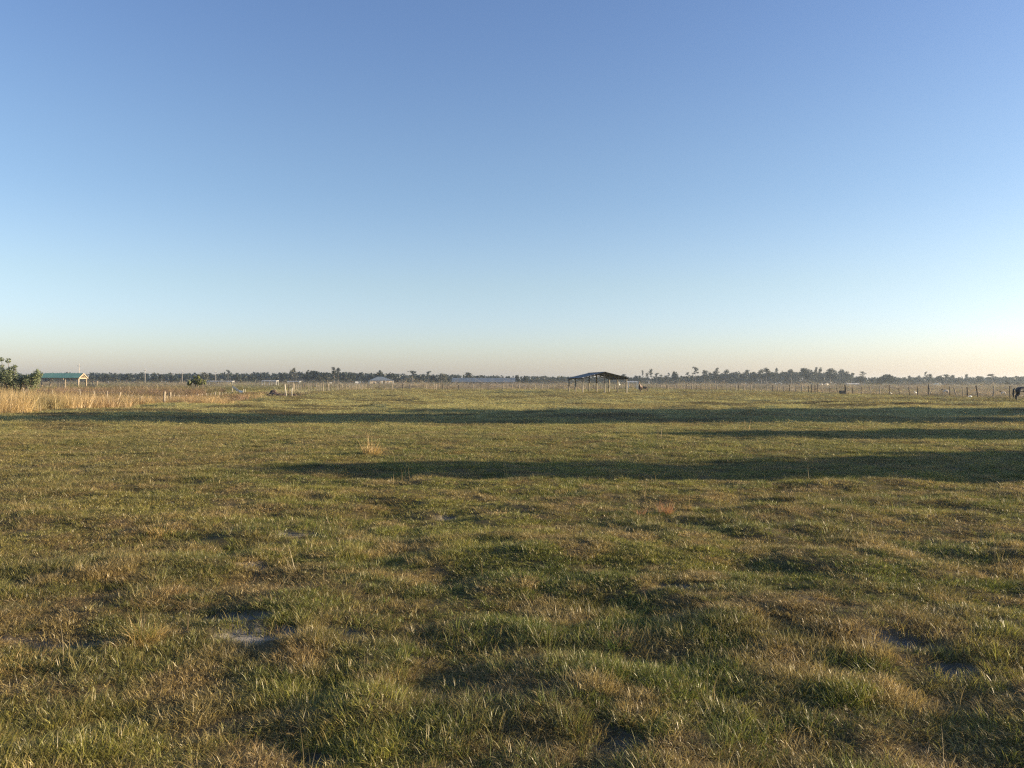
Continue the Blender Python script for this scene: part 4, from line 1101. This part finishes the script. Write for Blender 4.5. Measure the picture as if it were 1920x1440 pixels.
for x, y in o_: MB().bar((x * .8, y * .8, -.05), (x * .8, y * .8, z0 + .01), .03).build('leg', M['dark_post'], r)

# ------------------------------------------------------------------ utility poles
for px, top, D, lab in ((148.5, 683, 400, 'tallest utility pole rising behind the green roofed pavilion'), (272, 692, 480, 'utility pole left of the brushy mound shrub'), (341.5, 695.2, 500, 'utility pole just left of the yellow green shrub'), (404.5, 696, 520, 'thin utility pole above the longest white roofed shelter')):
    h = PZ(px, top, D); r = empty('utility_pole', (PX(px, D), D, 0), 0, lab, 'utility pole')
    MB().bar((0, 0, -.3), (0, 0, h), .17, seg=8, w2=.11).build('pole', M['pole'], r)
    MB().bar((-.9, 0, h - .9), (.9, 0, h - .9), .05, .07).build('crossarm', M['pole'], r)
    for x in (-.8, 0, .8): MB().bar((x, 0, h - .84 if x else h), (x, 0, h - .62 if x else h + .2), .06, seg=6).build('insulator', M['white'], r)

# ------------------------------------------------------------------ animals
def skin_obj(name, verts, edges, radii, mat, parent, sub=2, root=0):
    me = bpy.data.meshes.new(name); me.from_pydata([tuple(v) for v in verts], edges, []); me.update()
    o = link(name, me, mat, parent)
    o.modifiers.new('skin', 'SKIN')
    sv = me.skin_vertices[0].data
    for k, rr in enumerate(radii):
        sv[k].radius = rr if hasattr(rr, '__len__') else (rr, rr); sv[k].use_root = (k == root)
    o.modifiers['skin'].use_smooth_shade = True
    s = o.modifiers.new('sub', 'SUBSURF'); s.levels = sub; s.render_levels = sub
    return o

def quadruped(name, label, cat, loc, yaw, scale, body, head, hair, neck, swing=0.0, ears=.10, mane=True, head_mat=None):
    r = empty(name, loc, yaw, label, cat); r.scale = (scale,) * 3
    S = [((-.50, 0, 1.20), (.25, .27)), ((-.74, 0, 1.16), (.17, .20)), ((-.12, 0, 1.17), (.25, .27)), ((.25, 0, 1.16), (.26, .28)), ((.55, 0, 1.20), (.22, .25))]
    V = [s[0] for s in S]; Rr = [s[1] for s in S]; E = [(1, 0), (0, 2), (2, 3), (3, 4)]
    if not head_mat:
        prev = 4
        for p, q in neck: V.append(p); Rr.append(q); E.append((prev, len(V) - 1)); prev = len(V) - 1
    for sy in (-1, 1):
        for chain, att in (([((-.60, .16, .92), .15), ((-.50 + swing * sy * .2, .17, .76), .10), ((-.74 + swing * sy * .5, .16, .52), .055), ((-.70 + swing * sy * .8, .16, .16), .038), ((-.66 + swing * sy * .8, .16, .03), (.05, .05))], 0),
                           ([((.50, .15, .92), .12), ((.50 - swing * sy * .4, .16, .70), .08), ((.52 - swing * sy * .6, .15, .46), .052), ((.51 - swing * sy * .9, .15, .15), .036), ((.54 - swing * sy * .9, .15, .03), (.048, .048))], 4)):
            prev = att
            for (p, q) in chain:
                V.append((p[0], p[1] * sy, p[2])); Rr.append(q if hasattr(q, '__len__') else (q, q)); E.append((prev, len(V) - 1)); prev = len(V) - 1
    skin_obj('body', V, E, Rr, body, r)
    if head_mat:
        V = [(.52, 0, 1.25)] + [p for p, q in neck]; Rr = [(.17, .19)] + [q for p, q in neck]
        skin_obj('head', V, [(k, k + 1) for k in range(len(V) - 1)], Rr, head_mat, r)
    hp = neck[-2][0] if len(neck) > 2 else neck[-1][0]
    poll = Vector(neck[-3][0] if len(neck) > 2 else neck[0][0])
    for sy in (-1, 1):
        m = MB(); b = poll + Vector((0, .06 * sy, .06)); m.add([b + Vector((-.03, 0, 0)), b + Vector((.03, 0, 0)), b + Vector((0, .03 * sy, 0)), b + Vector((0, .035 * sy, ears + .06))], [(0, 1, 3), (1, 2, 3), (2, 0, 3), (0, 2, 1)])
        m.build('ear', head_mat or body, r)
        m = MB(); e = Vector(neck[-2][0]) + Vector((-.02, .085 * sy, .05)); m.tube([e - Vector((0, .015 * sy, 0)), e + Vector((0, .012 * sy, 0))], .018, 8); m.build('eye', hair, r)
    # tail
    L_t = .85 if mane else .2
    m = MB(); m.tube([(-.86, 0, 1.24), (-.98, 0, 1.12), (-1.0, 0, 1.24 - L_t * .6), (-.96, .02, 1.24 - L_t)], [.05, .07, .085, .02], 7); m.build('tail', hair, r)
    if mane:
        pts = [Vector(p) + Vector((-.02, 0, q[1] * .85)) for p, q in neck[:-2]]
        if len(pts) >= 2:
            m = MB()
            for a, b in zip(pts[:-1], pts[1:]):
                m.slab(a + Vector((0, -.02, .04)), b + Vector((0, -.02, .04)), b + Vector((0, .1, -.14)), a + Vector((0, .1, -.14)), .03)
            m.build('mane', hair, r)
    return r
NECK_UP = [((.74, 0, 1.46), (.13, .19)), ((.88, 0, 1.72), (.09, .13)), ((.98, 0, 1.88), (.085, .11)), ((1.12, 0, 1.80), (.085, .12)), ((1.36, 0, 1.60), (.06, .07))]
NECK_DOWN = [((.82, 0, 1.10), (.13, .18)), ((1.00, 0, .84), (.09, .13)), ((1.12, 0, .66), (.085, .11)), ((1.16, 0, .50), (.085, .12)), ((1.22, 0, .24), (.06, .07))]
D = 74.6; x = 47.0 + .95
quadruped('horse', 'black horse grazing half out of the frame at the right edge', 'horse', (x, D, hz(x, D)), R(4), 1.03, M['black_horse'], None, M['horse_hair'], NECK_DOWN, .10)
D = 150; x = PX(1201, D)
quadruped('horse', 'dark brown horse with raised head right of the open shed', 'horse', (x, D, hz(x, D)), R(-112), 1.0, M['brown_horse'], None, M['horse_hair'], NECK_UP, .08)
D = 153.5; x = PX(1206.5, D)
quadruped('horse', 'brown horse with lowered head behind the one with raised head', 'horse', (x, D, hz(x, D)), R(-35), .80, M['brown_horse'], None, M['horse_hair'], NECK_DOWN, .05)
GN = [((.70, 0, 1.42), (.12, .14)), ((.86, 0, 1.50), (.12, .13)), ((1.02, 0, 1.44), (.10, .11)), ((1.18, 0, 1.33), (.065, .07))]
D = 109; x = PX(1773, D)
quadruped('goat', 'pale goat with a dark head facing left behind the right fence', 'goat', (x, D, hz(x, D) - .05), R(183), .56, M['goat_white'], None, M['goat_head'], GN, .06, .05, False, M['goat_head'])
D = 104; x = PX(1881, D)
quadruped('goat', 'small white goat with dark head just left of the black horse', 'goat', (x, D, hz(x, D) - .08), R(186), .46, M['goat_white'], None, M['goat_head'], GN, .06, .05, False, M['goat_head'])

def egret(px, py, D, label, s=1.0, low=False):
    x = PX(px, D); r = empty('egret', (x, D, hz(x, D)), R(random.uniform(150, 210)), label, 'bird'); r.scale = (s,) * 3
    if low: V = [(-.22, 0, .22), (0, 0, .27), (.16, 0, .29), (.28, 0, .27), (.40, 0, .24)]
    else: V = [(-.20, 0, .25), (0, 0, .32), (.13, 0, .40), (.16, 0, .54), (.24, 0, .58)]
    skin_obj('body', V, [(0, 1), (1, 2), (2, 3), (3, 4)], [(.03, .03), (.09, .09), (.06, .06), (.026, .026), (.03, .03)], M['feather'], r, 1, 1)
    e = Vector(V[-1]); MB().bar(e, e + Vector((.11, 0, -.02)), .012, seg=5, w2=.003).build('bill', M['bill'], r)
    for sy in (-1, 1): MB().tube([(0, .03 * sy, .26), (-.02, .03 * sy, .14), (.01, .03 * sy, 0)], .008, 5).build('leg', M['dark_post'], r)
egret(1717, 738, 112, 'upright white bird behind the fence left of the bright bales', 1.0)
egret(1820, 747, ground_D(1820, 747.5), 'white bird crouching on the turf below the leaning fence posts', 1.1, True)
egret(1671, 736, 118, 'tiny white bird between two posts near the dark trough', .8)
egret(1915, 738, 100, 'white bird seen under the belly of the black horse', .8, True)

# ------------------------------------------------------------------ rubble and bank by the ditch
def bank(name, pts_px, mat, label, cat, seed):
    g = random.Random(seed); m = MB(); pts_px = [(a, b, c * 1.5, d) for a, b, c, d in pts_px]
    for px, py, rr, D in pts_px:
        q = rr / F * D; c = Vector((PX(px, D), D, PZ(px, py, D) - q * .3)); n = 7; V = []; Fc = []
        for i, (zz, kk) in enumerate(((-1, .9), (-.2, 1.05), (.5, .75), (.9, .25))):
            for j in range(n):
                a = j * 6.283 / n; k2 = kk * g.uniform(.8, 1.2); V.append(c + Vector((q * 1.6 * k2 * math.cos(a), q * 1.2 * k2 * math.sin(a), q * zz * g.uniform(.8, 1.1))))
        for i in range(3):
            for j in range(n): Fc.append((i * n + j, i * n + (j + 1) % n, (i + 1) * n + (j + 1) % n, (i + 1) * n + j))
        Fc.append(tuple(range(3 * n, 4 * n))); m.add(V, Fc)
    return tag(m.build(name, mat), label, cat)
M['dark_soil'] = solid('dark_soil', (.075, .052, .042), .95, .5, 1.5, bump=.8)
bank('soil_heap', [(505, 742, 3.5, 95), (511, 738, 3.5, 98), (517, 739, 4, 97), (525, 741, 3.5, 95), (534, 741.5, 3.5, 95), (543, 742, 3, 94), (552, 741, 3, 100), (513, 733, 2.5, 101), (562, 741, 2.2, 103), (498, 743.5, 2, 93)], M['dark_soil'], 'dark bare soil heap around the ditch below the white leaning posts', 'soil heap', 3)
bank('soil_heap', [(398, 757, 2, 61), (410, 758, 2, 60), (423, 757, 2, 61), (436, 756, 1.8, 62), (448, 755, 1.6, 63), (390, 755, 2, 62)], M['dark_soil'], 'long low dark heap edging the russet weeds at the left ditch', 'soil heap', 4)

# ------------------------------------------------------------------ the hazy air
m, nt, N, L, out = new_mat('hazy_air')
pv_ = N.new('ShaderNodeVolumePrincipled'); pv_.inputs['Density'].default_value = .00023; pv_.inputs['Anisotropy'].default_value = .5
pv_.inputs['Color'].default_value = (.75, .88, 1.0, 1)
L.new(pv_.outputs[0], out.inputs['Volume'])
hb = MB().box(-4200, 4200, -4200, 4200, -2.5, 22).build('haze', m)
tag(hb, 'thin morning haze lying over the whole pasture', kind='stuff')
hb.visible_shadow = True
